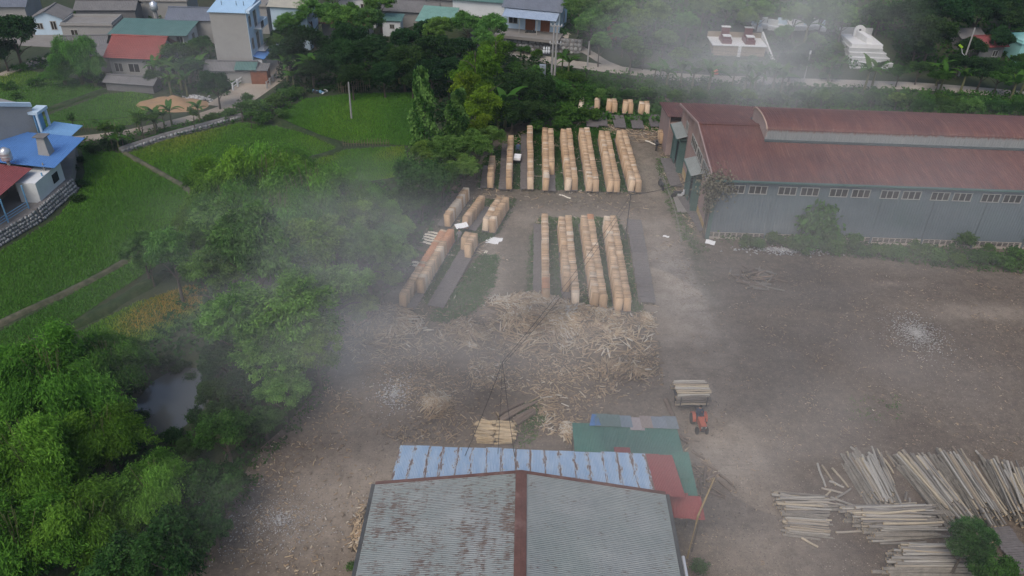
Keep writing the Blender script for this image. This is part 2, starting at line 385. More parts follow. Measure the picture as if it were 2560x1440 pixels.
# concrete slab joints across the road are real gaps filled with dark strips
# --- paddies: soil sheet + rice
PAD = {
 'left': ([(-60, 700), (0, 628), (70, 590), (140, 548), (205, 470), (212, 430), (205, 372), (305, 385), (430, 455), (480, 482), (486, 512), (466, 545), (385, 602), (290, 658), (150, 735), (-60, 835)], 0.25),
 'middle': ([(318, 386), (420, 350), (600, 308), (690, 316), (760, 335), (850, 366), (850, 378), (740, 402), (760, 440), (640, 470), (560, 500), (500, 520), (496, 480), (430, 448)], 0.35),
 'far_right': ([(695, 292), (760, 248), (880, 235), (1060, 232), (1060, 366), (870, 358), (770, 330)], 0.10),
 'yellowing': ([(765, 402), (870, 374), (1010, 366), (1030, 440), (870, 468), (800, 450)], 0.65),
 'strip': ([(-60, 860), (150, 752), (300, 672), (400, 612), (470, 560), (500, 600), (430, 640), (330, 705), (180, 805), (0, 890)], 0.2),
 'orange': ([(190, 835), (330, 762), (470, 715), (520, 720), (500, 800), (410, 846), (330, 862), (285, 893), (230, 850)], 0.95),
 'top_left': ([(-40, 200), (60, 175), (200, 200), (255, 218), (260, 232), (100, 288), (60, 290), (-40, 262)], 0.25),
 'lower_left': ([(95, 298), (262, 237), (330, 229), (385, 240), (368, 282), (330, 312), (250, 322), (95, 318)], 0.35)}
m_pad = plain('paddy_soil', (0.040, 0.090, 0.014), 0.9, 0.3, 1.2, coord='World')
m_rice = tintmat('rice_blade', [(0.0, (0.034, 0.120, 0.010)), (0.35, (0.082, 0.205, 0.014)), (0.6, (0.160, 0.225, 0.020)), (0.8, (0.25, 0.22, 0.030)), (1.0, (0.32, 0.19, 0.036))], 0.7)
for k, (pts, yel) in PAD.items():
    poly = W(pts); po = MB().add([(x, y, 0.02) for x, y in poly], [tuple(range(len(poly)))]).build('rice_paddy', m_pad); po['kind'] = 'structure'
    P = scatter(poly, 30 if k not in ('top_left', 'lower_left') else 14, grid=True); n = len(P)
    ty = 0.12 * RNG.random(n) + 0.34 * (vnoise(P, 0.35, 3) - 0.2)
    if yel > 0.5: ty += (0.62 if yel > 0.9 else 0.36) * np.clip(1.5 * vnoise(P, 0.6, 5) - 0.25, 0, 1)
    else: ty += yel * 0.35 + 0.9 * np.clip(vnoise(P, 0.16, 8) - 0.62, 0, 1)
    q = 4; base = np.repeat(P, q, 0); a = RNG.uniform(0, 6.28, n * q); hh = RNG.uniform(0.15, 0.23, n * q) * np.repeat(0.9 + 0.2 * vnoise(P, 0.8, 11), q); wd = RNG.uniform(0.025, 0.045, n * q)
    dx, dy = np.cos(a) * wd, np.sin(a) * wd; z0 = np.full(n * q, 0.02)
    tip = np.column_stack([base[:, 0] + RNG.normal(0, 0.13, n * q), base[:, 1] + RNG.normal(0, 0.13, n * q), z0 + hh])
    Vt = np.stack([np.column_stack([base[:, 0] - dx, base[:, 1] - dy, z0]), np.column_stack([base[:, 0] + dx, base[:, 1] + dy, z0]), tip], 1).reshape(-1, 3)
    ro = obj('rice', mesh_np('rice', Vt, np.arange(n * q * 3).reshape(-1, 3), [m_rice], np.clip(np.repeat(ty, q) + RNG.normal(0, 0.03, n * q), 0, 1)))
    tag(ro, {'left': 'broad green rice crop beside the stone retaining wall', 'middle': 'green rice crop between the stone edged path and bamboo', 'far_right': 'deep green rice crop around the lone concrete post',
             'yellowing': 'yellowing rice crop behind the low fence', 'strip': 'narrow green rice strip below the long earth bund', 'orange': 'orange ripening rice crop above the pond',
             'top_left': 'hazy green rice crop below the red tiled house', 'lower_left': 'light green rice crop beside the sand heap'}[k], 'rice', 'rice growing in the paddies', 'stuff')
strip('earth_bund', [(-60, 842), (0, 806), (150, 742), (300, 664), (395, 605), (470, 548), (490, 512), (486, 480), (430, 450), (312, 384)], 0.42, m_bund, 0.22, 0.05, 0.5, jit=0.25)
strip('paddy_bund', [(690, 300), (770, 333), (862, 368), (860, 378), (742, 404)], 0.7, m_bundg, 0.20, 0.06, 0.5, jit=0.3)
strip('paddy_bund', [(60, 870), (190, 815), (330, 735), (440, 665), (500, 625)], 0.8, m_bundg, 0.22, 0.06, 0.5, jit=0.3)
strip('paddy_bund', [(60, 296), (170, 258), (262, 226)], 0.8, m_bundg, 0.22, 0.06, 0.4, jit=0.3)
strip('paddy_bund', [(760, 440), (870, 470), (1030, 445)], 0.8, m_bundg, 0.22, 0.06, 0.5, jit=0.3)
# --- pond
tw = NT('pond_water'); bp = tw.noise(tw.world(), 2.5, 3); m_water = tw.surf((0.085, 0.090, 0.088), 0.06, bp, 0.01, 0.12, 0, 0.6)
pts = [(-23.6 + 2.7 * math.cos(a) * (1 + 0.12 * math.sin(3 * a)), 42 + 3.9 * math.sin(a) * (1 + 0.1 * math.cos(2 * a)), -0.34) for a in np.linspace(0, 6.283, 40)[:-1]]
po = MB().add(pts, [tuple(range(len(pts)))]).build('pond_water', m_water); po['kind'] = 'structure'


# ================================================================== VEGETATION
def unit(v): return v / np.maximum(np.linalg.norm(v, axis=1), 1e-9)[:, None]
def leaves(C, D, L, Wd, tint, rng):
    n = len(C); D = unit(D); B = unit(np.cross(D, unit(rng.normal(0, 1, (n, 3)) + np.array([0, 0, 1.2])) )); L = np.asarray(L)[:, None]; Wd = np.asarray(Wd)[:, None]
    mid = C + D * L * 0.05
    V = np.stack([C - D * L / 2, mid + B * Wd / 2, C + D * L / 2, mid - B * Wd / 2], 1).reshape(-1, 3)
    return V, np.arange(4 * n).reshape(-1, 4), np.clip(tint, 0, 1)
def crown_broad(name, R, Hc, seed, mat, clumps=110, per=90, L=0.30, Wd=0.17, flat=0.9, lobes=14, rc=0.085, low=-0.45, inner=0.3):
    r = np.random.default_rng(seed)
    d = unit(r.normal(0, 1, (lobes, 3))); d[:, 2] = np.abs(d[:, 2]) * 0.9 - 0.15
    LC = d * R * r.uniform(0.45, 0.80, (lobes, 1)); LC[:, 2] *= r.uniform(.7, 1.35, lobes); LR = R * r.uniform(0.22, 0.40, lobes); LC = np.vstack([LC, [[0, 0, 0.3 * R]]]); LR = np.append(LR, 0.42 * R)
    k = r.integers(0, lobes + 1, clumps); dd = unit(r.normal(0, 1, (clumps, 3))); dd[:, 2] = np.where(dd[:, 2] < low, -dd[:, 2], dd[:, 2])
    CC = LC[k] + dd * LR[k][:, None] * r.uniform(1 - inner, 1.06, (clumps, 1)) ; CC[:, 2] *= flat
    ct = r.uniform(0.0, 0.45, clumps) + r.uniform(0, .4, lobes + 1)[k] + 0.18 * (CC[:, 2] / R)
    i = np.repeat(np.arange(clumps), per); n = len(i); sz = r.uniform(0.7, 1.35, clumps)[i][:, None]
    C = CC[i] + np.clip(r.normal(0, 1, (n, 3)), -1.9, 1.9) * np.array([rc, rc, rc * 0.55]) * R * sz
    out = unit(C * np.array([1, 1, 0.3])); D = out * 0.8 + r.normal(0, 0.65, (n, 3)); D[:, 2] -= 0.35
    V, F, T = leaves(C, D, L * r.uniform(0.6, 1.4, n), Wd * r.uniform(0.6, 1.3, n), ct[i] + r.normal(0, 0.13, n), r)
    V[:, 2] += Hc; return mesh_np(name, V, F, [mat], T)
def crown_bamboo(name, R, Hh, seed, mat, plumes=60, per=230, L=0.50, Wd=0.11, reach=1.0):
    r = np.random.default_rng(seed); C, D, T = [], [], []
    nb = max(7, plumes // 6); BA = np.arange(nb) * 2.4 + r.normal(0, .3, nb); BQ = r.uniform(0.15, 1.0, nb) ** 0.5; BH = r.uniform(.68, 1.05, nb); BT = r.uniform(.02, .5, nb)
    for i in range(plumes):
        j = i % nb; az = BA[j] + r.normal(0, .16); q = np.clip(BQ[j] + r.normal(0, .06), .03, 1.0) * reach; h = Hh * BH[j] * r.uniform(.93, 1.05) * (1.06 - 0.42 * q); o = np.array([math.cos(az), math.sin(az), 0])
        t = r.uniform(0.28, 1.06, per) ** 0.8; droop = np.clip(t - 0.72, 0, 1) ** 2 * 1.9 * (0.35 + q)
        P = o * (q * R * t ** 1.7)[:, None] + np.array([0, 0, 1]) * (h * (1 - (1 - np.clip(t, 0, 1)) ** 1.6) - h * droop)[:, None] + r.normal(0, 0.35, 2).tolist().__add__([0])
        sp = (0.16 + 0.34 * np.sin(np.clip(t, 0, 1) * 3.0)) * R * 0.22
        P = P + r.normal(0, 1, (per, 3)) * sp[:, None] * np.array([1, 1, 0.7])
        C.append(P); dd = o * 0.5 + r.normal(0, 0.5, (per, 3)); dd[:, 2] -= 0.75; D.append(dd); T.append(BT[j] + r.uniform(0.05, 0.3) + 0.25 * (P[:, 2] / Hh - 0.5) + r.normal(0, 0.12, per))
    C, D, T = np.vstack(C), np.vstack(D), np.concatenate(T); C[:, 2] = np.maximum(C[:, 2], 0.15); n = len(C)
    V, F, T = leaves(C, D, L * r.uniform(0.6, 1.4, n), Wd * r.uniform(0.7, 1.3, n), T, r); return mesh_np(name, V, F, [mat], T)
def crown_column(name, R, Hh, seed, mat, n=5200, L=0.30, Wd=0.20):
    """vine curtain over a broken tree: ragged column with a hooked top"""
    r = np.random.default_rng(seed); t = r.random(n) ** 0.8; a = r.uniform(0, 6.283, n)
    rr = R * (1.15 - 0.75 * t) * (1 + 0.25 * np.sin(t * 17 + a)) * r.uniform(0.55, 1.05, n); lean = np.sin(t * 2.2) * R * 0.5
    C = np.column_stack([np.cos(a) * rr - lean * t, np.sin(a) * rr, t * Hh * (1 - 0.05 * np.cos(a))]); D = np.column_stack([np.cos(a) * .5, np.sin(a) * .5, np.full(n, -0.8)]) + r.normal(0, 0.35, (n, 3))
    V, F, T = leaves(C, D, L * r.uniform(.6, 1.4, n), Wd * r.uniform(.6, 1.3, n), 0.3 + 0.3 * np.sin(t * 23 + 3 * a) + r.normal(0, .12, n), r); return mesh_np(name, V, F, [mat], T)
def trunk_mesh(name, H, r0, seed, mat, limbs=5, R=3.0, culms=0):
    r = random.Random(seed); mb = MB()
    if culms:
        for i in range(culms):
            a = r.uniform(0, 6.28); q = r.uniform(.1, .7); x, y = .5 * math.cos(a) * q, .5 * math.sin(a) * q
            mb.tube([(x, y, -.2), (x + .15 * math.cos(a) * R * q, y + .15 * math.sin(a) * R * q, H * .5), (x + .6 * math.cos(a) * R * q, y + .6 * math.sin(a) * R * q, H * .92)], [.06, .05, .02], 5)
    else:
        top = (r.uniform(-.2, .2), r.uniform(-.2, .2), H)
        mb.tube([(0, 0, -.3), (r.uniform(-.1, .1), r.uniform(-.1, .1), H * .4), top], [r0 * 1.25, r0 * .9, r0 * .55], 7)
        for i in range(limbs):
            a = 6.28 * i / limbs + r.uniform(-.4, .4); z = H * r.uniform(.5, .95); e = R * r.uniform(.55, .8)
            mb.tube([(top[0] * .6, top[1] * .6, z), (math.cos(a) * e * .5, math.sin(a) * e * .5, z + R * .3), (math.cos(a) * e, math.sin(a) * e, z + R * r.uniform(.35, .7))], [r0 * .5, r0 * .32, r0 * .12], 5)
    return mb.mesh(name, mat)
m_bark = plain('bark', (0.085, 0.070, 0.055), 0.95, 0.35, 4)
m_culm = plain('bamboo_culm', (0.12, 0.13, 0.05), 0.7, 0.3, 4)
L_bam = leafmat('leaf_bamboo', (0.020, 0.068, 0.010), (0.220, 0.430, 0.070), 0.38)
L_broad = leafmat('leaf_broad', (0.014, 0.046, 0.014), (0.090, 0.190, 0.050), 0.30)
L_dark = leafmat('leaf_dark', (0.009, 0.028, 0.012), (0.052, 0.105, 0.038), 0.25)
L_feath = leafmat('leaf_feathery', (0.040, 0.100, 0.026), (0.260, 0.430, 0.120), 0.42)
L_shrub = leafmat('leaf_shrub', (0.020, 0.058, 0.014), (0.120, 0.230, 0.050), 0.35)
L_lime = leafmat('leaf_lime', (0.035, 0.080, 0.008), (0.220, 0.340, 0.040), 0.35)
L_dry = leafmat('leaf_dry', (0.08, 0.074, 0.055), (0.34, 0.31, 0.25), 0.3)
KIND = {}
def kindset(k, crowns, trunks, R, zc): KIND[k] = (crowns, trunks, R, zc)
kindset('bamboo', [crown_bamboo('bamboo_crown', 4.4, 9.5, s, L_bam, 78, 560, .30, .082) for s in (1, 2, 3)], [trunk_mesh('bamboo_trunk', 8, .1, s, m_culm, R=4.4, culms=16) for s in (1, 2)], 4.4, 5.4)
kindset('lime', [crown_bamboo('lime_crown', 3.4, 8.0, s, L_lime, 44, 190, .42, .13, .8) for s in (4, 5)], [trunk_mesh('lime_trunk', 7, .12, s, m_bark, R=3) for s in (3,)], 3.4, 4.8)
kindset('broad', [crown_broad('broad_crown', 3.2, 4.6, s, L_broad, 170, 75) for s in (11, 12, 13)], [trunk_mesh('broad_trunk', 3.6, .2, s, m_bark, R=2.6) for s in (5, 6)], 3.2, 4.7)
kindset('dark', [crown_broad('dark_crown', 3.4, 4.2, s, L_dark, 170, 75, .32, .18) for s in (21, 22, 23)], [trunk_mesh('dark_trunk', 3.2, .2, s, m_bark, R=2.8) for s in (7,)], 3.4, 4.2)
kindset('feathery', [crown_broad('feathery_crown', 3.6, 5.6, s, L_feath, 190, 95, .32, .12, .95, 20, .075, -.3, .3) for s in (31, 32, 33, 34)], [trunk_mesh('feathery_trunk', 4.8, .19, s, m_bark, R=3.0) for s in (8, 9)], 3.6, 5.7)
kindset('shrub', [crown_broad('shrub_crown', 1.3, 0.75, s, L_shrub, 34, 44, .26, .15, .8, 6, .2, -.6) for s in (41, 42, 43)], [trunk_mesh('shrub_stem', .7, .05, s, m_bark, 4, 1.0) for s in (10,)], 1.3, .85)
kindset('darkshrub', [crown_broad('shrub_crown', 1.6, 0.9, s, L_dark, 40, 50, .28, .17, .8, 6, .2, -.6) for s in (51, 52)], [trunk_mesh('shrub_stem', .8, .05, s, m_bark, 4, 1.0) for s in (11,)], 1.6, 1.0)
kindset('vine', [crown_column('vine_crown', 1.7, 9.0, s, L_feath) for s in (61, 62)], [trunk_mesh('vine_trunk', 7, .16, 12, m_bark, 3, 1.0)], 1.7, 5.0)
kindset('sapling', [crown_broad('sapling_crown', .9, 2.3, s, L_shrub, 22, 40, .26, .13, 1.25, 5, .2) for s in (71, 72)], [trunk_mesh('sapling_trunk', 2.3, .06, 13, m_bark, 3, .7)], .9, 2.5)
NAMES = dict(bamboo='bamboo_clump', lime='bamboo_clump', broad='broadleaf_tree', dark='dark_tree', feathery='feathery_tree', shrub='shrub', darkshrub='shrub', vine='vine_covered_tree', sapling='sapling')
CATS = dict(bamboo='bamboo', lime='bamboo', shrub='shrub', darkshrub='shrub', sapling='sapling')
_kn = {}
def plant(kind, px, py, rpx, base, group, tail='', zs=1.0, ground=False):
    crowns, trunks, R, zc = KIND[kind]; s = 1.0; zs = zs * (1.0 if ground or kind in ('vine', 'shrub', 'darkshrub') else U(.85, 1.2))
    for _ in range(12):
        P = hit(px, py) if ground else hit(px, py, zc * s * zs); s = rpx * depth(P) / CF / R
    P = hit(px, py) if ground else P
    z = float(hgt(P[0], P[1])); i = _kn.get(kind, 0); _kn[kind] = i + 1
    o = obj(NAMES[kind], None, None, (P[0], P[1], z), (0, 0, U(0, 6.28)), (s, s, s * zs)); o['category'] = CATS.get(kind, 'tree')
    obj('trunk', trunks[i % len(trunks)], o); obj('crown', crowns[i % len(crowns)], o)
    if group: auto(o, base, group, tail)
    else: o['label'] = base
    return o
# --- big bamboo, lower left
for a in ((120, 930, 165), (265, 895, 105), (60, 1130, 165), (245, 1085, 125), (30, 1340, 170), (200, 1300, 150), (385, 1215, 125), (-70, 960, 160)):
    plant('bamboo', *a, 'large bright bamboo clump beside the dark pond', 'bamboo in the lower left corner')
for a in ((560, 1085, 75), (520, 1215, 80), (425, 1370, 100), (530, 1300, 62), (300, 1420, 90), (660, 1050, 48)):
    plant('broad', *a, 'low dark broadleaf tree edging the dirt yard', 'trees along the lower left edge of the yard')
for a in ((352, 958, 22), (362, 1045, 26), (478, 948, 26), (486, 1045, 28), (405, 905, 24), (432, 1088, 26), (455, 915, 22)): plant('darkshrub', *a, 'dark bush overhanging the pond rim', 'bushes around the pond rim')
plant('feathery', 705, 985, 72, 'blue green feathery tree at the yard edge below the smoke', None)
for a in ((540, 985, 48), (560, 1040, 44), (620, 960, 60), (475, 1125, 36), (560, 900, 56), (520, 930, 34)):
    plant('dark', *a, 'dark overhanging tree on the pond bank', 'trees on the pond bank')
# --- the long belt of trees in the smoke
for a in ((650, 455, 150), (550, 450, 100), (770, 490, 140), (690, 420, 110), (590, 530, 130), (710, 550, 140), (515, 520, 85), (850, 520, 105)):
    plant('bamboo', *a, 'tall pale bamboo clump between the paddies and drying yard', 'bamboo at the top of the tree belt')
for a in ((560, 580, 100), (430, 640, 75), (355, 625, 55), (530, 690, 85), (640, 640, 130), (780, 640, 120), (600, 800, 110), (730, 790, 125), (840, 730, 100), (565, 850, 52), (680, 890, 100), (790, 870, 80), (880, 560, 85), (370, 655, 40)):
    plant('feathery', *a, 'feathery smoke veiled tree in the belt beside the yard', 'trees in the belt beside the yard')
for a in ((1005, 645, 40), (1000, 570, 42), (920, 640, 80), (955, 700, 52), (900, 770, 50), (965, 600, 55)):
    plant('feathery', *a, 'feathery tree overhanging the slanted veneer rows', 'trees beside the slanted veneer rows')
for a in ((900, 490, 75), (860, 450, 50), (960, 540, 60)):
    plant('bamboo', *a, 'bamboo clump behind the yellowing rice', 'bamboo behind the yellowing rice')
for a in ((1045, 445, 72), (1105, 445, 52), (1010, 505, 52), (1055, 500, 40)):
    plant('broad', *a, 'rounded broadleaf tree near the palest veneer row', 'rounded trees left of the drying yard')
# --- bright trees in the middle distance
plant('vine', 1062, 300, 42, 'tall vine covered trunk with hooked top beside the paddy', None, zs=1.15)
plant('vine', 1130, 310, 40, 'leaning vine covered trunk among the bright bamboo', None, zs=.95)
for a in ((1190, 175, 72), (1160, 230, 60), (1240, 130, 52)):
    plant('lime', *a, 'bright yellow green bamboo rising above the dark trees', 'bright bamboo behind the paddy')
plant('lime', 1215, 260, 70, 'lime green bamboo beside the drying rows', None)
plant('lime', 1190, 320, 55, 'low lime green bamboo left of the drying rows', None)
for a in ((1120, 380, 60), (1060, 385, 45), (1190, 370, 48), (1160, 420, 46), (1230, 345, 40)):
    plant('feathery', *a, 'mid green tree at the left end of the drying rows', 'trees at the left end of the drying rows')
for a in ((1300, 220, 60), (1350, 235, 48), (1280, 285, 46), (1335, 280, 44), (1240, 240, 40)):
    plant('dark', *a, 'dark dense tree behind the drying rows', 'dark trees behind the drying rows')
for a in ((1390, 225, 34), (1430, 240, 30), (1370, 290, 34), (1420, 290, 40), (1470, 285, 28), (1340, 315, 26), (1400, 310, 28)):
    plant('shrub', *a, 'bright creeper covered shrub behind the first drying rows', 'shrubs behind the drying rows')
# --- dark tree line behind the paddies
for a in ((760, 110, 62), (850, 150, 58), (720, 140, 45), (930, 130, 60), (1010, 160, 56), (1085, 130, 55), (880, 195, 42), (960, 190, 40), (1080, 190, 45), (1150, 120, 40), (780, 175, 38), (1120, 170, 40), (700, 95, 35), (1010, 105, 40), (870, 100, 46), (1030, 205, 30)):
    plant('dark', *a, 'dark tree in the line behind the paddies', 'dark tree line behind the paddies')
for a in ((780, 40, 56), (860, 50, 58), (720, 65, 38), (920, 60, 46), (690, 110, 30), (1170, 65, 48), (1230, 75, 44), (1100, 75, 40), (950, 15, 46), (830, -10, 50), (1210, 105, 34)):
    plant('feathery', *a, 'mid green tree around the roofs at the top', 'trees around the top middle roofs')
plant('dark', 1062, 48, 30, 'small round dark tree beside the white hut', None)
# --- village, upper left
for a in ((30, 90, 62), (5, 130, 45)):
    plant('dark', *a, 'tall dark tree at the left edge of the village', 'trees at the left edge of the village')
for a in ((185, 125, 62), (150, 165, 45), (225, 160, 40)):
    plant('bamboo', *a, 'misty bamboo clump left of the red tiled house', 'bamboo left of the red tiled house')
for a in ((445, 130, 42), (415, 165, 32), (470, 165, 32), (500, 110, 26), (380, 190, 22), (480, 130, 26)):
    plant('broad', *a, 'leafy garden tree between the red tiled house and tower house', 'garden trees right of the red tiled house')
plant('dark', 540, 215, 42, 'dense dark tree standing beside the sand heap', None, zs=1.25)
plant('dark', 595, 175, 22, 'small dark tree beside the bridge railing', None)
for a in ((255, 200, 20), (235, 190, 22), (345, 215, 14), (300, 205, 16)):
    plant('shrub', *a, 'grey green shrub below the red tiled house', 'shrubs below the red tiled house')
plant('sapling', 178, 293, 14, 'small round sapling in the misty paddy', None)
for a in ((268, 322, 20), (297, 325, 18), (350, 300, 20), (238, 305, 9), (385, 290, 16), (600, 265, 18), (625, 285, 16), (480, 280, 16)):
    plant('sapling', *a, 'slender sapling along the field path', 'saplings along the field path')
for a in ((640, 270, 32), (690, 255, 28), (655, 295, 24), (715, 235, 24), (615, 245, 18), (740, 230, 20), (705, 285, 18), (570, 285, 20), (530, 293, 14)):
    plant('shrub', *a, 'weedy shrub on the bank below the village road', 'shrubs on the road bank')
for a in ((90, 205, 18), (40, 240, 14), (20, 215, 16), (50, 170, 16), (110, 190, 14)):
    plant('shrub', *a, 'small shrub at the edge of the misty paddy', 'shrubs at the edge of the misty paddy')
for a in ((205, 460, 16), (190, 495, 16), (180, 420, 14), (195, 400, 14), (110, 530, 10), (228, 372, 18), (265, 362, 20), (300, 358, 16)):
    plant('darkshrub', *a, 'rough shrub beside the blue roofed house', 'shrubs beside the blue roofed house')
# --- hedge line behind the drying yard and hall
for i, x in enumerate(range(1440, 2620, 44)):
    y = 229 + (x - 1440) * 0.026 + (6 if i % 3 == 0 else 0) - (6 if i % 4 == 1 else 0)
    plant('shrub', x, y, 22 + 4 * math.sin(i * 1.9), 'leafy hedge bush behind the drying yard and hall', 'hedge bushes behind the yard')
for i, x in enumerate(range(1500, 2600, 62)):
    plant('broad' if i % 3 else 'feathery', x, 250 + (x - 1500) * 0.024 if x > 2250 else 238 + (x - 1500) * .01, 20 + 3 * math.sin(i * 2.3) + (12 if x > 2280 else 0), 'low bushy tree between hall roof and road', 'bushy trees behind the hall')
# --- hillside, upper right
for a in ((1480, 60, 50), (1540, 30, 48), (1600, 60, 44), (1500, 110, 32), (1580, 120, 34), (1660, 100, 36), (1640, 40, 44), (1720, 60, 40), (1700, 140, 30), (1450, 20, 46), (1560, 85, 40), (1610, 140, 24), (1760, 20, 44)):
    plant('feathery', *a, 'hazy hillside tree left of the red tombs', 'hillside trees left of the red tombs')
for a in ((1820, 15, 44), (1900, 30, 44), (1990, 40, 44), (2060, 30, 44), (1960, 85, 26), (2040, 100, 24), (1870, 50, 36), (2110, 45, 36)):
    plant('feathery', *a, 'smoke veiled tree above the hillside graves', 'trees above the hillside graves')
for a in ((2270, 40, 56), (2330, 90, 56), (2380, 40, 50), (2450, 30, 56), (2520, 50, 52), (2290, 120, 42), (2262, 95, 30), (2200, 40, 42), (2330, 15, 46), (2430, 120, 36), (2400, 160, 34), (2460, 175, 42), (2540, 20, 50), (2500, 100, 34)):
    plant('dark', *a, 'dark hillside tree in the upper right', 'dark hillside trees in the upper right')
for a in ((1980, 160, 36), (1960, 120, 22), (2010, 130, 24)):
    plant('dark', *a, 'dark tree between the two graves by the road', 'trees between the two graves')
for a in ((2300, 170, 30), (2350, 195, 26), (2250, 180, 26), (2500, 190, 36), (2550, 180, 36), (2085, 180, 20), (2560, 150, 28)):
    plant('broad', *a, 'mid green bush above the road on the right', 'bushes above the road on the right')
for a in ((1700, 165, 20), (1760, 165, 22), (1810, 175, 18), (1650, 165, 18), (1850, 160, 16), (1880, 150, 16), (1940, 185, 18), (1590, 160, 16), (1740, 130, 16), (2070, 190, 18), (2050, 140, 20), (2090, 120, 20), (1930, 100, 16), (1800, 150, 12)):
    plant('shrub', *a, 'hillside shrub just above the concrete road', 'shrubs above the concrete road')
for a in ((1450, 195, 22), (1500, 205, 22), (1560, 208, 20), (1620, 212, 20), (1410, 190, 20), (1340, 180, 26), (1290, 170, 24), (1345, 135, 16), (1310, 125, 16), (1280, 118, 18), (1415, 130, 10), (1440, 145, 10)):
    plant('shrub', *a, 'roadside shrub near the twin utility poles', 'shrubs near the twin utility poles')
# --- along the hall wall
plant('shrub', 2050, 560, 64, 'large leafy bush growing against the grey hall wall', None, zs=1.35)
plant('shrub', 2035, 605, 42, 'leafy skirt of weeds under the large hall bush', None); plant('shrub', 2085, 608, 38, 'leafy clump right of the large hall bush foot', None)
plant('lime', 1802, 568, 20, 'small bright bush at the hall corner', None)
plant('shrub', 2405, 600, 34, 'yellow green bush against the hall wall, standing right', None)
for a in ((1870, 605, 22), (1930, 590, 24), (1900, 612, 20), (1965, 605, 20), (2130, 595, 26), (2160, 565, 18), (2145, 620, 26), (2200, 628, 26), (2250, 632, 26), (2300, 622, 26), (2345, 640, 28), (2450, 645, 28), (2500, 650, 30), (2550, 640, 34), (2470, 620, 16), (2000, 620, 24), (2080, 625, 22), (2400, 650, 24), (2575, 600, 30)):
    plant('shrub', *a, 'weedy shrub at the foot of the hall wall', 'shrubs at the foot of the hall wall')
for a in ((2410, 1375, 62), (2480, 1415, 66), (2440, 1340, 50)):
    plant('broad', *a, 'dense green bush in front of the log piles', 'bushes in front of the log piles')
plant('shrub', 885, 1420, 20, 'small bush against the grey shed corner', None)
plant('shrub', 1752, 1420, 26, 'low bush beside the grey shed gutter', None)
# --- banana plants: each leaf is a part
def banana_leaf(L=2.0, Wd=.5):
    mb = MB(); n = 8
    for i in range(n + 1):
        t = i / n; x = L * t * (1 - .18 * t); z = .9 * t - 1.25 * t * t; hw = Wd * .5 * math.sin(min(1, t * 1.15 + .08) * 3.0) ** .6 + .02; s = .35 * hw
        mb.V += [(x, -hw, z - s * .4), (x, 0, z), (x, hw, z - s * .4)]
    for i in range(n):
        for j in (0, 1): mb.F.append((3 * i + j, 3 * i + 3 + j, 3 * i + 4 + j, 3 * i + 1 + j)); mb.M.append(0)
    me = mb.mesh('banana_leaf', leafmat('leaf_banana', (.07, .15, .03), (.07, .15, .03), .35, .45)); a = me.attributes.new('tint', 'FLOAT', 'FACE'); return me
BL = [banana_leaf(2.1, .55), banana_leaf(1.7, .42)]
m_bst = plain('banana_stem', (.13, .13, .06), .7, .3, 4); BS = MB().tube([(0, 0, -.2), (.03, 0, 1.0), (0, .03, 2.0)], [.14, .11, .07], 7).mesh('stem', m_bst)
def banana(px, py, s, base, group, nl=8):
    P = hit(px, py); o = obj('banana_plant', None, None, P, (0, 0, U(0, 6.28)), (s, s, s)); o['category'] = 'banana plant'; auto(o, base, group)
    obj('stem', BS, o)
    for i in range(nl):
        a = 6.28 * i / nl + U(-.3, .3); obj('leaf', BL[i % 2], o, (.05 * math.cos(a), .05 * math.sin(a), 1.85 + U(-.15, .15)), (U(-.2, .2), -U(.1, 1.0), a), (U(.8, 1.15),) * 3)
for p in ((720, 205, 1.3), (785, 215, 1.7), (735, 222, 1.0), (770, 190, 1.2), (905, 205, 1.0), (1000, 215, 1.4), (1015, 205, 1.2), (950, 190, 1.1), (870, 130, 1.4)):
    banana(*p, 'broad leaved banana plant along the paddy edge', 'banana plants along the paddy edge')
for p in ((395, 205, 1.2), (425, 215, 1.3), (455, 225, 1.4), (440, 195, 1.2), (475, 215, 1.3), (410, 180, 1.2), (470, 240, 1.2), (500, 205, 1.2), (430, 240, 1.1)):
    banana(*p, 'banana plant in the garden behind the sand heap', 'banana plants behind the sand heap')
for p in ((350, 330, .9), (392, 320, 1.0), (430, 312, 1.0), (500, 302, .9), (412, 318, .8), (390, 333, .8), (300, 378, .8), (268, 350, .9)):
    banana(*p, 'small palm like plant along the field path', 'palm like plants along the field path')
for p in ((1405, 180, 1.1), (1420, 195, 1.2), (1635, 212, 1.1), (1665, 222, 1.2), (1700, 215, 1.2), (1730, 222, 1.3), (1770, 228, 1.5), (1775, 205, 1.2), (1830, 218, 1.1), (1860, 225, 1.4), (1885, 232, 1.4), (1905, 222, 1.4), (1930, 230, 1.4), (1950, 236, 1.3), (1870, 245, 1.2), (1650, 195, 1.0)):
    banana(*p, 'tattered banana plant between hedge and concrete road', 'banana plants along the concrete road')
for p in ((2070, 205, 1.3), (2160, 225, 1.5), (2180, 215, 1.4), (2340, 215, 1.4), (2350, 225, 1.2), (2400, 230, 1.3), (2525, 250, 1.3), (2550, 235, 1.3), (2010, 110, 1.6)):
    banana(*p, 'banana plant above the hall roof on the right', 'banana plants right of the graves')
banana(1262, 320, 1.7, 'pale banana plant left of the drying rows', 'banana plants along the paddy edge')
banana(1245, 330, 1.4, 'pale banana plant left of the drying rows', 'banana plants along the paddy edge')
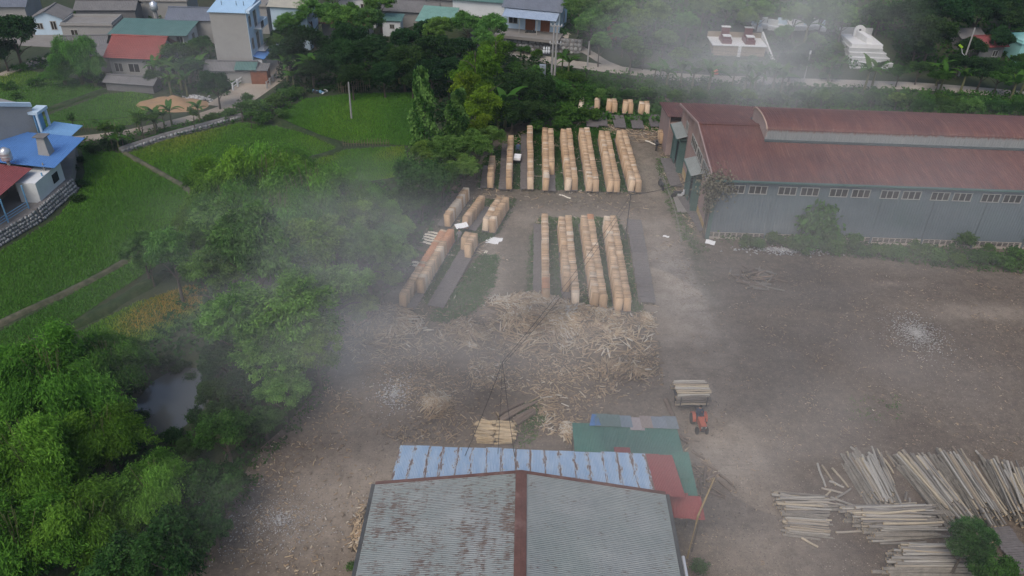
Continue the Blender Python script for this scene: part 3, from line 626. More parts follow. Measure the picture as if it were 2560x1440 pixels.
# --- undergrowth that no one could count
def undergrowth(name, label, pts, dens, mat, hmax=.5, px=True, L=.32, Wd=.16, seed=1, parent=None, zoff=0.0, excl=None):
    poly = W(pts) if px else pts; r = np.random.default_rng(seed); P = scatter(poly, dens, r); q = 6
    for gx_, gy_, gr_ in (excl or ()): P = P[np.hypot(P[:, 0] - gx_, P[:, 1] - gy_) > gr_]
    n = len(P) * q
    C = np.repeat(P, q, 0) + r.normal(0, .16, (n, 2)); amp = np.repeat(.4 + .9 * vnoise(P, .7, seed), q); z = hgt(C[:, 0], C[:, 1]) + r.uniform(.03, 1, n) * hmax * amp + zoff
    D = r.normal(0, .7, (n, 3)); D[:, 2] = r.uniform(-.3, .8, n)
    V, F, T = leaves(np.column_stack([C, z]), D, L * r.uniform(.6, 1.4, n), Wd * r.uniform(.6, 1.4, n), np.repeat(.25 + .4 * vnoise(P, .5, seed + 9) + r.normal(0, .1, len(P)), q) + r.normal(0, .1, n), r)
    return tag(obj(name, mesh_np(name, V, F, [mat], T), parent), label, name.replace('_', ' '), None, 'stuff')
def ug2(name, label, wpoly, dens, mat, **k): return undergrowth(name, label, wpoly, dens, mat, px=False, **k)
ug2('undergrowth', 'green undergrowth covering the hillside above the road', [(6, 126), (14, 123.5), (40, 120), (95, 119), (115, 175), (4, 175)], 2.2, L_shrub, hmax=.9, L=.55, Wd=.30, seed=3, excl=[tuple(hit(2172, 140)[:2] + np.array([0, 1.8])) + (4.6,), tuple(hit(1845, 135)[:2] + np.array([0, 2])) + (5.0,), tuple(hit(1930, 72)[:2]) + (3.5,), tuple(hit(2000, 72)[:2]) + (4.0,)])
ug2('undergrowth', 'weeds on the slope between the hedge and concrete road', [(-2, 96), (14, 96), (34, 93), (88, 93), (95, 111), (30, 112.5), (4, 116)], 3.2, L_shrub, hmax=.8, L=.45, Wd=.26, seed=4)
undergrowth('undergrowth', 'dark undergrowth beneath the trees behind the paddies', [(690, 235), (880, 232), (1060, 230), (1100, 330), (1240, 330), (1380, 290), (1380, 160), (1290, 140), (1200, 118), (700, 130)], 2.6, L_dark, .7, L=.45, Wd=.26, seed=5)
undergrowth('undergrowth', 'undergrowth below the belt of trees beside the yard', [(300, 900), (480, 720), (420, 650), (500, 520), (640, 470), (780, 440), (870, 470), (1030, 445), (1200, 400), (1090, 560), (1010, 700), (930, 770), (840, 840), (840, 900), (640, 1130), (560, 1290), (450, 1440), (-40, 1440), (-40, 900), (60, 870)], 2.4, L_broad, .5, L=.36, Wd=.22, seed=6)
undergrowth('undergrowth', 'weeds around the village gardens', [(255, 200), (330, 225), (400, 235), (520, 240), (570, 240), (650, 160), (520, 110), (260, 130), (150, 120), (60, 165), (0, 180), (0, 60), (200, 50), (700, 50), (700, 130), (700, 30), (-40, 30), (-40, 190), (60, 172)], 1.6, L_shrub, .6, L=.45, Wd=.26, seed=7)
undergrowth('undergrowth', 'grassy bank between field path and lower paddy', [(200, 372), (310, 384), (420, 346), (600, 304), (690, 300), (760, 245), (700, 240), (640, 255), (560, 282), (420, 316), (190, 352)], 4, L_shrub, .35, seed=8)
undergrowth('undergrowth', 'weeds along the foot of the hall wall', [(1790, 608), (1960, 618), (2100, 640), (2300, 665), (2600, 690), (2600, 640), (2100, 612), (1800, 596)], 9, L_shrub, .7, seed=9)
for nm, pts in {'strip of grass between the drying rows of the upper block': [(1195, 470), (1600, 482), (1560, 340), (1480, 305), (1300, 330), (1210, 400)], 'grass between the drying rows of the lower block': [(1318, 735), (1330, 600), (1350, 545), (1540, 545), (1570, 600), (1605, 780), (1330, 765)],
                'grass beside the long empty drying rack': [(1075, 800), (1200, 640), (1245, 640), (1235, 710), (1200, 770), (1120, 810)], 'grass between the slanted drying rows': [(1045, 740), (1150, 560), (1190, 500), (1290, 500), (1240, 590), (1150, 640), (1080, 770)],
                'grass around the small veneer stacks at the back': [(1390, 250), (1480, 240), (1660, 250), (1650, 330), (1560, 320), (1480, 300), (1400, 310)], 'weeds along the kerb beside the hall doors': [(1640, 395), (1668, 395), (1695, 490), (1740, 600), (1775, 625), (1740, 640), (1690, 570), (1650, 460)]}.items():
    undergrowth('grass', nm, pts, 48 if 'kerb' not in nm else 14, leafmat('leaf_grass', (.022, .060, .012), (.100, .200, .038), .3), .16, L=.24, Wd=.07, seed=len(nm))
undergrowth('grass', 'sparse grass patches on the dark soil of the right yard', [(2130, 990), (2260, 990), (2240, 1060), (2120, 1050)], 5, MATS['leaf_grass'], .12, L=.2, Wd=.06, seed=77)
undergrowth('grass', 'weeds beside the stacked logs behind the blue roof', [(1290, 1020), (1350, 1000), (1370, 1040), (1330, 1110), (1290, 1120)], 18, MATS['leaf_grass'], .25, L=.22, Wd=.08, seed=78)

undergrowth('undergrowth', 'weeds creeping over the left edge of the dirt yard', [(420, 1440), (545, 1285), (625, 1130), (700, 1060), (780, 960), (830, 880), (862, 880), (826, 970), (745, 1085), (672, 1155), (600, 1300), (490, 1440)], 6, L_broad, .4, L=.26, Wd=.15, seed=91)

# ================================================================== THE BIG HALL
HX0, HX1, HY0, HY1, HE, HR = 18.5, 66.0, 67.0, 85.8, 6.4, 8.0
HYM = (HY0 + HY1) / 2
def rustroof():
    t = NT('red_roof_sheet'); v = t.world(); a = t.noise(t.world((1.2, .12, .12)), 1.6, 6, .7); b = t.noise(v, .25, 5); c = t.noise(t.world((9, .5, .5)), 1.0, 4, .7)
    col = t.ramp(b, [(.3, (.088, .036, .030)), (.7, (.138, .056, .043))]); col = t.mix(t.ramp(a, [(.45, 0.0), (.75, .55)]), col, (.20, .085, .055))
    col = t.mix(t.ramp(c, [(.56, 0.0), (.68, .6)]), col, (.24, .13, .095)); col = t.mix(t.ramp(t.noise(t.world((3.5, .10, .10), (5, 0, 0)), 1.0, 5, .8), [(.30, .7), (.44, 0.0)]), col, (.060, .030, .028)); col = t.mix(t.ramp(t.noise(v, .6, 6, .7), [(.35, .4), (.5, 0.0)]), col, (.075, .036, .034))
    return t.surf(col, .6, a, .01, .3, 0, .35)
m_rroof = rustroof()
m_hwall = plain('grey_wall_sheet', (.118, .142, .154), .6, .16, .35, (.075, .110, .105), .75, 'World')
m_gable = plain('pinkish_wall_sheet', (.300, .215, .190), .65, .14, .4, (.36, .28, .24), .6, 'World')
m_green = plain('green_trim', (.055, .110, .095), .6, .2, 1.2, (.10, .13, .11), .5, 'World')
m_dkgap = plain('shade_black', (.018, .020, .020), .9, .2)  # near-black colour standing in for the shade inside slots and openings
m_whframe = plain('pale_frame', (.36, .35, .32), .6, .15, 3)
m_glass = plain('dusty_glass', (.050, .048, .044), .25, .35, 2.5, (.15, .10, .07), .5, objvar=.6)
m_brick = plain('lattice_brick', (.42, .36, .30), .9, .25, 3, (.18, .16, .13), .6, 'World')
m_ochre = plain('ochre_brick', (.46, .30, .10), .9, .3, 1.3, (.52, .46, .36), .9, 'World')
hall = thing('factory_hall', 'long factory hall with rusty red metal roof and grey sheet walls', 'factory hall', (HX0, HY0, 0))
def hb(name, mb, m, parent=hall):
    for i, q in enumerate(mb.V): mb.V[i] = (q[0] - HX0, q[1] - HY0, q[2])
    return mb.build(name, m, parent)
hb('roof_slope', MB().corr((HX0 - .35, HYM, HR), (0, HY0 - .35 - HYM, HE - HR - .06), (HX1 - HX0 + .35, 0, 0), .25, .022, .05), m_rroof)
hb('roof_slope', MB().corr((HX0 - .35, HYM, HR), (0, HY1 + .35 - HYM, HE - HR - .06), (HX1 - HX0 + .35, 0, 0), .25, .022, .05), m_rroof)
hb('ridge_cap', MB().b2(HX0 - .35, HX0 + 10.5, HYM - .3, HYM + .3, HR + .0, HR + .05), m_rroof)
seams = [HX0, 24.1, 29.2, 34.3, 39.2, 44.1, 48.9, 53.7, 58.5, HX1]
for i in range(len(seams) - 1):                                # wall panels between the posts
    a, b = seams[i], seams[i + 1]
    p = hb('wall_panel', MB().corr((a + .06, HY0 + .08, .75), (0, 0, HE - .80), (b - a - .12, 0, 0), .26, .016, .06), m_hwall)
    hb('post_trim', MB().b2(a - .09, a + .09, HY0 - .05, HY0 + .03, 0, HE - .08), m_hwall)
    base = hb('base_wall', MB().b2(a, b, HY0 + .02, HY0 + .20, 0, .74), m_brick)
    mb = MB()
    for k in range(int((b - a) / .55)):
        for q in range(3): mb.b2(a + .2 + k * .55, a + .62 + k * .55, HY0 - .02, HY0 + .03, .30 + q * .15, .37 + q * .15)
    hb('slot_shade', mb, m_dkgap, base)  # solid dark strips on the base wall, painted shade of the lattice slots
hb('eave_gutter', MB().b2(HX0 - .3, HX1, HY0 - .46, HY0 - .22, HE - .16, HE - .02), m_green)
hb('corner_trim', MB().b2(HX0 - .07, HX0 + .30, HY0 - .08, HY0 + .05, 0, HE - .1), m_green)
# windows of the long wall: found by their place in the picture, they come out in pairs per bay
wx = [1840, 1896, 1969, 2025, 2097, 2152, 2224, 2278, 2349, 2404, 2474, 2528]
for x in wx:
    X0 = G(x, 466 + (x - 1840) * .053, 5.35); k = (HY0 - 0) / X0[1]; cx = X0[0] * k
    mb = MB(); w2, z0, z1 = .82, 4.98, 5.78
    for zz in (z0, z1): mb.b2(cx - w2 - .05, cx + w2 + .05, HY0 - .09, HY0 - .02, zz - .03, zz + .03)
    for xx in (-w2, -w2 / 3, w2 / 3, w2): mb.b2(cx + xx - .03, cx + xx + .03, HY0 - .095, HY0 - .025, z0, z1)
    wn = hb('window', mb, m_whframe)
    for q in range(3): hb('pane', MB().b2(cx - w2 + .05 + q * w2 * 2 / 3, cx - w2 - .05 + (q + 1) * w2 * 2 / 3, HY0 - .055, HY0 - .030, z0 + .04, z1 - .04), m_glass, wn)
# gable wall (facing the drying yard)
ys = np.linspace(HY0, HY1, 19)
for i in range(18):
    a, b = ys[i], ys[i + 1]; ta = HE + (HR - HE) * (1 - abs(a - HYM) / (HYM - HY0)); tb = HE + (HR - HE) * (1 - abs(b - HYM) / (HYM - HY0))
    o = -.03 if i % 2 else 0
    hb('gable_panel', MB().hexa([(HX0 + o, a, .9), (HX0 + o, b, .9), (HX0 + .08, b, .9), (HX0 + .08, a, .9)][::-1], [(HX0 + o, a, ta - .06), (HX0 + o, b, tb - .06), (HX0 + .08, b, tb - .06), (HX0 + .08, a, ta - .06)][::-1]), m_gable)
    mb = MB()
    for k in range(3): y = a + (b - a) * (k + .5) / 3; mb.b2(HX0 - .06, HX0 - .0, y - .03, y + .03, .92, min(ta, tb) - .1)
    hb('rib', mb, m_gable)
hb('gable_base', MB().b2(HX0 - .04, HX0 + .16, HY0, HY1, 0, .9), m_ochre)
hb('verge_trim', MB().hexa([(HX0 - .42, HY0 - .4, HE - .22), (HX0 - .30, HY0 - .4, HE - .22), (HX0 - .30, HYM, HR - .14), (HX0 - .42, HYM, HR - .14)], [(HX0 - .42, HY0 - .4, HE + .0), (HX0 - .30, HY0 - .4, HE + .0), (HX0 - .30, HYM, HR + .09), (HX0 - .42, HYM, HR + .09)]), m_gable)
hb('verge_trim', MB().hexa([(HX0 - .42, HYM, HR - .14), (HX0 - .30, HYM, HR - .14), (HX0 - .30, HY1 + .4, HE - .22), (HX0 - .42, HY1 + .4, HE - .22)], [(HX0 - .42, HYM, HR + .09), (HX0 - .30, HYM, HR + .09), (HX0 - .30, HY1 + .4, HE), (HX0 - .42, HY1 + .4, HE)]), m_gable)
for y0, y1 in ((68.2, 69.5), (70.1, 72.7), (73.3, 75.6), (76.1, 79.0), (81.5, 82.6)):
    mb = MB(); z0, z1 = 4.75, 5.75
    for zz in (z0, z1): mb.b2(HX0 - .12, HX0 - .03, y0 - .04, y1 + .04, zz - .04, zz + .04)
    n = max(2, int((y1 - y0) / .6))
    for q in range(n + 1): y = y0 + (y1 - y0) * q / n; mb.b2(HX0 - .125, HX0 - .035, y - .03, y + .03, z0, z1)
    wn = hb('window', mb, m_whframe)
    for q in range(n): hb('pane', MB().b2(HX0 - .085, HX0 - .065, y0 + (y1 - y0) * q / n + .03, y0 + (y1 - y0) * (q + 1) / n - .03, z0 + .04, z1 - .04), m_glass, wn)
for y0, y1 in ((72.2, 76.0), (81.4, 85.4)):                    # two sliding doors under sheet canopies
    d = hb('door_frame', MB().b2(HX0 - .75, HX0 - .05, y0 - .12, y0, 0, 4.0).b2(HX0 - .75, HX0 - .05, y1, y1 + .12, 0, 4.0).b2(HX0 - .80, HX0 - .05, y0 - .12, y1 + .12, 3.75, 4.05), m_green)
    hb('door_leaf', MB().corr((HX0 - .50, y0 + .05, .05), (0, 0, 3.7), (0, (y1 - y0) * .40, 0), .25, .02, .04), m_green, d)
    hb('door_leaf', MB().corr((HX0 - .62, y0 + (y1 - y0) * .55, .05), (0, 0, 3.7), (0, (y1 - y0) * .43, 0), .25, .02, .04), m_green, d)
    hb('opening_shade', MB().b2(HX0 - .20, HX0 - .06, y0, y1, .02, 3.75), m_dkgap, d)  # solid dark slab, the shade of the doorway put into its colour
    c = hb('canopy', MB().corr((HX0 - .06, y0 - .25, 4.55), (-1.15, 0, -.34), (0, y1 - y0 + .3, 0), .25, .02, .04), plain('canopy_sheet', (.21, .225, .21), .6, .2, 1, coord='World'))
    hb('canopy_fascia', MB().b2(HX0 - 1.27, HX0 - 1.15, y0 - .25, y1 + .05, 4.02, 4.20), m_green, c)
    hb('bracket', MB().tube([(HX0 - .1, y0 - .2, 3.2), (HX0 - 1.1, y0 - .2, 4.10)], .04, 5), m_green, c); hb('bracket', MB().tube([(HX0 - .1, y1 + .0, 3.2), (HX0 - 1.1, y1 + .0, 4.10)], .04, 5), m_green, c)
    hb('door_slab', MB().b2(HX0 - 1.9, HX0 - .04, y0 - .1, y1 - .2, .0, .14), plain('concrete', (.22, .205, .185), .9, .2, 1.5, (.15, .13, .11), .7, 'World'))
# roof ventilator along the ridge
MX0, mw, mb0, mh = 24.3, 2.6, 7.5, 1.70
def arc(k): a = math.pi * k / 10; return (HYM - mw * math.cos(a) * 1.05, mb0 + mh - .55 + .60 * math.sin(a))
prof = [arc(k) for k in range(11)]
V = []; F = []
n = int((HX1 - MX0) / .125)
for i in range(n + 1):
    x = MX0 + (HX1 - MX0) * i / n; o = .018 * (1 if i % 2 else -1)
    V += [(x, y, z + o) for y, z in prof]
for i in range(n):
    for k in range(10): F.append((i * 11 + k, i * 11 + 11 + k, i * 11 + 12 + k, i * 11 + k + 1))
vent = hb('ridge_ventilator', MB().add(V, F), m_rroof)
tv = NT('streaked_side_sheet'); s1 = tv.noise(tv.world((5, 1, .35)), 1.2, 5, .8); sp = tv.n('SeparateXYZ'); tv.l(tv.world(), sp.inputs[0])
hz_ = tv.math('ADD', tv.math('MULTIPLY', tv.math('SUBTRACT', sp.outputs[2], 7.9), .9), tv.math('SUBTRACT', s1, .5))
m_vside = tv.surf(tv.mix(tv.ramp(hz_, [(.42, 0.0), (.62, .9)]), tv.ramp(s1, [(.3, (.185, .195, .19)), (.7, (.27, .275, .265))]), (.155, .066, .052)), .6, s1, .01)
for s in (-1, 1):
    hb('side_sheet', MB().corr((MX0 + .02, HYM + s * mw * 1.02, mb0 + .0), (0, 0, mh - .55), (HX1 - MX0, 0, 0), .25, .015, .04), m_vside, vent)
    hb('flashing', MB().b2(MX0 - .05, HX1, HYM + s * mw * 1.02 - (.42 if s < 0 else 0), HYM + s * mw * 1.02 + (0 if s < 0 else .42), mb0 - .04, mb0 + .10), plain('flashing', (.055, .070, .072), .5, .3, 1.5, coord='World'), vent)
gp = [(y, z) for y, z in prof] + [(HYM + mw * 1.02, mb0 - .1), (HYM - mw * 1.02, mb0 - .1)]
hb('end_panel', MB().add([(MX0 + .03, y, z) for y, z in gp] + [(MX0 + .10, y, z) for y, z in gp], [tuple(range(13))[::-1], tuple(range(13, 26))] + [(i, (i + 1) % 13, (i + 1) % 13 + 13, i + 13) for i in range(13)]), plain('vent_end', (.34, .25, .215), .7, .15, 1), vent)
hb('end_trim', MB().tube([(MX0, y, z) for y, z in prof], .09, 5), plain('trim_tan', (.36, .26, .20), .7, .2, 2), vent)
# lower wing at the back
wing = thing('rear_wing', 'low red roofed wing attached behind the factory hall', 'building', (17.3, 86.4, 0))
MB().b2(.0, 9, 0, 6.0, 0, 3.9).build('wall', m_gable, wing)
MB().corr((-.3, -.1, 4.75), (0, 6.6, -.75), (9.6, 0, 0), .25, .02, .05).build('roof', m_rroof, wing)
MB().hexa([(-.02, 0, 3.9), (.06, 0, 3.9), (.06, 6.0, 3.88), (-.02, 6.0, 3.88)][::-1], [(-.02, 0, 4.65), (.06, 0, 4.65), (.06, 6.0, 3.95), (-.02, 6.0, 3.95)][::-1]).build('gable_panel', m_gable, wing)
# dead vine on the hall corner
P0 = (HX0 - .1, HY0 - .2, 0)
dv = thing('dry_vine', 'withered grey vine climbing the front corner of the hall', 'vine', P0)
r = np.random.default_rng(5); n = 1500; q = r.random(n); top = q < .7
C = np.where(top[:, None], np.column_stack([r.normal(.1, .75, n), r.normal(-.1, .45, n), r.normal(5.8, .62, n)]), np.column_stack([r.normal(-.2, .28, n), r.normal(.2, .4, n), r.uniform(3.0, 5.5, n)]))
V, F, T = leaves(C, r.normal(0, 1, (n, 3)), np.full(n, .30), np.full(n, .17), r.uniform(.1, 1, n), r)
obj('foliage', mesh_np('foliage', V, F, [L_dry], T), dv)
mb = MB()
for i in range(9): mb.tube([(U(-.15, .0), U(.0, 1.4), .0), (U(-.2, -.05), U(0, 1.2), 3), (U(-.4, .1), U(-.2, .6), 5.6)], .022, 4)
mb.build('stem', m_bark, dv)
kb = strip('kerb_line', [(16.0, 66.0), (16.4, 72.0), (16.2, 80.5)], .12, plain('kerb', (.16, .15, .12), .9), .12, px=False)

# ================================================================== THE GREY SHED
SX0, SX1, SXR, SYB, SYF, SE, SR = -7.15, 8.85, .85, 30.45, 6.0, 4.5, 5.8
def shedroof(name, seed, amt):
    t = NT(name); v = t.world(off=(seed, 0, 0)); rows = t.noise(t.world((1.5, 9.0, 1), (seed, seed, 0)), 1.6, 6, .75); blot = t.noise(v, .55, 6, .75); colz = t.noise(t.world((1.9, .25, 1), (seed, 0, 0)), 1.0, 3)
    col = t.ramp(t.noise(v, .8, 5), [(.3, (.165, .182, .180)), (.7, (.225, .240, .232))]); col = t.mix(t.ramp(t.noise(v, .3, 3), [(.4, 0.0), (.7, .5)]), col, (.150, .185, .168))
    f = t.math('ADD', t.math('ADD', t.math('MULTIPLY', rows, .55), t.math('MULTIPLY', blot, .28)), t.math('MULTIPLY', colz, .17))
    col = t.mix(t.ramp(f, [(amt, 0.0), (amt + .045, .92)]), col, t.ramp(rows, [(.4, (.105, .058, .040)), (.7, (.060, .036, .028))]))
    return t.surf(col, .55, blot, .01, .3, 0, .35)
m_sl, m_sr = shedroof('weathered_sheet_left', 3.0, .505), shedroof('weathered_sheet_right', 17.0, .555)
m_ridge = plain('rusty_cap', (.112, .054, .043), .75, .3, 1.2, (.30, .24, .21), .35, 'World')
m_post = plain('steel_post', (.12, .12, .12), .6, .3, 3)
shed = thing('open_shed', 'wide grey corrugated shed roof with rusty red ridge cap, bottom centre', 'shed', (SXR, SYB, 0))
def sb(name, mb, m, parent=shed, o=None):
    for i, q in enumerate(mb.V): mb.V[i] = (q[0] - SXR, q[1] - SYB, q[2])
    return mb.build(name, m, parent)
for k, (y0, y1) in enumerate(((SYF, 14.0), (13.85, 22.2), (22.05, SYB))):
    sb('roof_sheet', MB().corr((SXR, y0, SR + k * .012), (SX0 - SXR, 0, SE - SR), (0, y1 - y0, 0), .115, .016, .02, seg=6), m_sl)
    sb('roof_sheet', MB().corr((SXR, y0, SR + k * .012), (SX1 - SXR, 0, SE - SR), (0, y1 - y0, 0), .115, .016, .02, seg=6), m_sr)
for s in (-1, 1):
    sb('ridge_cap', MB().hexa([(SXR, SYF, SR + .065), (SXR + s * .30, SYF, SR + .0), (SXR + s * .30, SYB + .08, SR + .0), (SXR, SYB + .08, SR + .065)], [(SXR, SYF, SR + .095), (SXR + s * .30, SYF, SR + .052), (SXR + s * .30, SYB + .08, SR + .052), (SXR, SYB + .08, SR + .095)]), m_ridge)
    xe = SX0 if s < 0 else SX1
    sb('verge_cap', MB().hexa([(SXR, SYB - .1, SR + .03), (xe, SYB - .1, SE + .03), (xe, SYB + .1, SE + .03), (SXR, SYB + .1, SR + .03)], [(SXR, SYB - .1, SR + .075), (xe, SYB - .1, SE + .075), (xe, SYB + .1, SE + .075), (SXR, SYB + .1, SR + .075)]), m_ridge)
    sb('gutter', MB().b2(xe + (-.22 if s < 0 else .0), xe + (.0 if s < 0 else .22), SYF, SYB, SE - .16, SE - .03), plain('gutter', (.06, .062, .06), .6, .3, 1.5, coord='World'))
sb('downpipe', MB().tube([(SX1 + .32, 22.0, SE - .1), (SX1 + .38, 26.5, SE - .25)], .09, 8), plain('pvc_pipe', (.42, .43, .45), .4, .1))
for y in (7, 13, 18.5, 24, 30.1):
    for x in (SX0 + .3, SX1 - .3): sb('post', MB().b2(x - .09, x + .09, y - .09, y + .09, 0, SE - .08), m_post)
    sb('roof_truss', MB().tube([(SX0 + .2, y, SE - .12), (SXR, y, SR - .14), (SX1 - .2, y, SE - .12)], .06, 5).tube([(SX0 + .2, y, SE - .2), (SX1 - .2, y, SE - .2)], .05, 5), m_post)
# --- pale blue lean-to: every sheet is a part
lean = thing('blue_lean_to', 'pale blue rust streaked lean-to roof along the shed end', 'lean-to roof', (0, 30.6, 0))
def bluesheet():
    t = NT('blue_sheet'); uv = t.coord('Object'); sp = t.n('SeparateXYZ'); t.l(uv, sp.inputs[0]); oi = t.n('ObjectInfo')
    mp = t.n('Mapping'); mp.inputs['Scale'].default_value = (7, 1.4, 1); t.l(uv, mp.inputs[0]); cb = t.n('CombineXYZ'); t.l(t.math('MULTIPLY', oi.outputs['Random'], 90.0), cb.inputs[0]); t.l(cb.outputs[0], mp.inputs['Location'])
    nz = t.noise(mp.outputs[0], 1.0, 5, .7); edge = t.math('MULTIPLY', t.math('ABSOLUTE', sp.outputs[0]), 2.3)          # wear along the lapped edge of each sheet
    f = t.math('ADD', t.math('MULTIPLY', edge, .34), t.math('ADD', nz, t.math('MULTIPLY', t.math('SUBTRACT', oi.outputs['Random'], .5), .10)))
    col = t.ramp(t.noise(mp.outputs[0], .4, 3), [(.3, (.24, .36, .50)), (.7, (.36, .46, .56))])
    col = t.mix(t.ramp(f, [(.76, 0.0), (.80, .8)]), col, (.50, .52, .50)); col = t.mix(t.ramp(f, [(.80, 0.0), (.84, .95)]), col, (.135, .075, .055))
    return t.surf(col, .5, nz, .008, .3, 0, .4)
m_blue, m_red2, m_grn = bluesheet(), plain('red_sheet', (.26, .062, .058), .55, .2, .8, (.10, .055, .045), .75), plain('green_sheet', (.050, .150, .115), .5, .18, .35, (.095, .16, .14), .7, 'World')
LX0, LX1, LYn, LYf, LZn, LZf = -6.4, 8.40, 30.62, 34.85, 4.15, 3.15
nsh = 17; dx = (LX1 - LX0) / nsh
for i in range(nsh):
    j = U(-.06, .06); x0 = LX0 + i * dx; k = .012 * (i % 2)
    o = MB().corr((-dx / 2 - .04, 0, 0), (0, LYf - LYn + j, LZf - LZn), (dx + .08, 0, 0), .0915, .012, .012, seg=4).build('roof_sheet', m_blue, lean)
    o.location = (x0 + dx / 2, 0, LZn + k)
for i in range(4):
    x0 = LX1 + .02 + i * .80
    o = MB().corr((-.42, -(.0 if i < 2 else .0), 0), (0, LYf - LYn + U(-.1, .1), LZf - LZn), (.84, 0, 0), .0915, .012, .012).build('roof_sheet', m_red2, lean); o.location = (x0 + .4 - (.0), 0, LZn - .02 + .012 * (i % 2)); o['label'] = 'faded red sheet at the right end'
    if i > 1: bpy.data.objects.remove(o)
o = MB().corr((-.17, 0, 0), (0, 1.35, -.41), (.34, 0, 0), .09, .012, .012).build('patch_sheet', m_red2, lean); o.location = (4.75, 1.15, LZn - .30)
MB().b2(-.1, .1, -.05, .12, 0, .12).build('stone', m_dkgap, lean, loc=(3.9, 1.25, LZn - .36))
for x in (-5.9, -2.5, 1, 4.4, 7.8): MB().tube([(x, LYf - LYn - .12, 0), (x, LYf - LYn - .12, LZf - .05)], .06, 6).build('post', m_bark, lean)
MB().tube([(LX0, LYf - LYn - .12, LZf - .07), (LX1 + 1.5, LYf - LYn - .12, LZf - .07)], .06, 6).build('beam', m_bark, lean)
# --- red and green side roofs on the right
side = thing('red_side_roof', 'rusty red sheet roof hanging off the right shed corner', 'side roof', (SX1, 30.0, 0))
for i in range(3):
    o = MB().corr((-.40, .05, -.12), (0, (2.3, 1.75, 1.6)[i], .12), (.80, 0, 0), .0915, .012, .012).build('roof_sheet', m_red2, side); o.location = (.55 + i * .72, .0, 3.18 - .05 * i + .012 * (i % 2))
for x in (.4, 2.1): MB().tube([(x, .2, 0), (x, .2, 3.0)], .05, 6).build('post', m_bark, side)
grn = thing('green_side_roof', 'dark green corrugated roof beyond the blue lean-to', 'side roof', (6.5, 36.0, 0))
gx0, gx1 = 4.2, 10.85
for i in range(7):
    w_ = (gx1 - gx0) / 7; o = MB().corr((-w_ / 2 - .03, 0, 0), (0, 5.0, -.55), (w_ + .06, 0, 0), .0915, .012, .012).build('roof_sheet', m_grn, grn); o.location = (gx0 + w_ * (i + .5) - 6.5, 32.95 - 36, 3.10 + .012 * (i % 2))
for i in range(2):
    o = MB().corr((-.30, 0, 0), (0, 3.4, .06), (.60, 0, 0), .0915, .012, .012).build('roof_sheet', m_grn, grn); o.location = (10.32 + i * .5 - 6.5, 31.75 - 36, 3.0 + .012 * i)
cols = [('patch_grey', (.12, .18, .165)), ('patch_blue', (.17, .22, .25)), ('patch_pink', (.34, .29, .28)), ('patch_rust', (.27, .22, .19)), ('patch_steel', (.19, .22, .25)), ('patch_dull', (.17, .20, .215))]
for i in range(7):
    c = cols[[0, 0, 1, 2, 3, 4, 5][i]]; o = MB().corr((-.46, 0, 0), (0, 1.35 - .05 * (i % 3), -.16), (.92, 0, 0), .0915, .012, .012).build('patch_sheet', plain(*c, .6, .2, .8, (.15, .11, .09), .6), grn)
    o.location = (6.1 + i * .74 - 6.5, 37.6 - 36 - (.25 if i in (3,) else 0), 2.66 + .012 * (i % 2))
tp = MB().add([(-.5, 0, 0), (.25, .1, 0), (.1, 1.2, -.15), (-.25, 1.25, -.1)], [(0, 1, 2, 3)]).build('tarpaulin', plain('tarp_blue', (.06, .16, .34), .6), grn, loc=(5.75 - 6.5, 1.6, 2.66))
o = MB().corr((-.5, 0, 0), (0, .8, -.09), (1.0, 0, 0), .0915, .012, .012).build('patch_sheet', m_red2, grn); o.location = (7.1 - 6.5, 34.75 - 36, 2.99)
for x, y in ((4.3, 37.7), (7.5, 37.7), (10.7, 37.7), (10.9, 32), (4.3, 35)): MB().tube([(x - 6.5, y - 36, 0), (x - 6.5, y - 36, 2.5)], .06, 6).build('post', m_bark, grn)
bp_ = tag(MB().tube([G(1718, 1395, .1), G(1745, 1290, 3.2), G(1786, 1195, 4.6)], [.07, .06, .04], 6).build('bamboo_pole', plain('yellow_bamboo', (.26, .19, .085), .6, .35, 1.5, (.10, .07, .04), .7)), 'leaning yellow bamboo pole propped beside the red roof', 'pole')

# ================================================================== VENEER ROWS
m_ven = None
def veneer():
    t = NT('veneer'); oi = t.n('ObjectInfo'); v = t.coord('Object'); a = t.noise(t.coord('Object', (1, 1, .25)), 6, 4); b = t.n('Attribute'); b.attribute_name = 'tint'
    col = t.ramp(oi.outputs['Random'], [(0, (.44, .290, .165)), (.35, (.52, .355, .215)), (.7, (.58, .410, .260)), (.93, (.63, .475, .325)), (1, (.68, .57, .44))])
    col = t.mix(1.0, col, t.ramp(b.outputs['Fac'], [(0, .62), (.5, .94), (1, 1.06)]), 'MULTIPLY'); col = t.mix(1.0, col, t.ramp(a, [(.3, .85), (.7, 1.05)]), 'MULTIPLY'); return t.surf(col, .8, a, .01, .3)
m_ven = veneer()
m_venr = plain('veneer_red', (.50, .25, .13), .8, .15, 4, objvar=.15); m_venp = plain('veneer_pale', (.58, .49, .38), .8, .15, 4, objvar=.15)
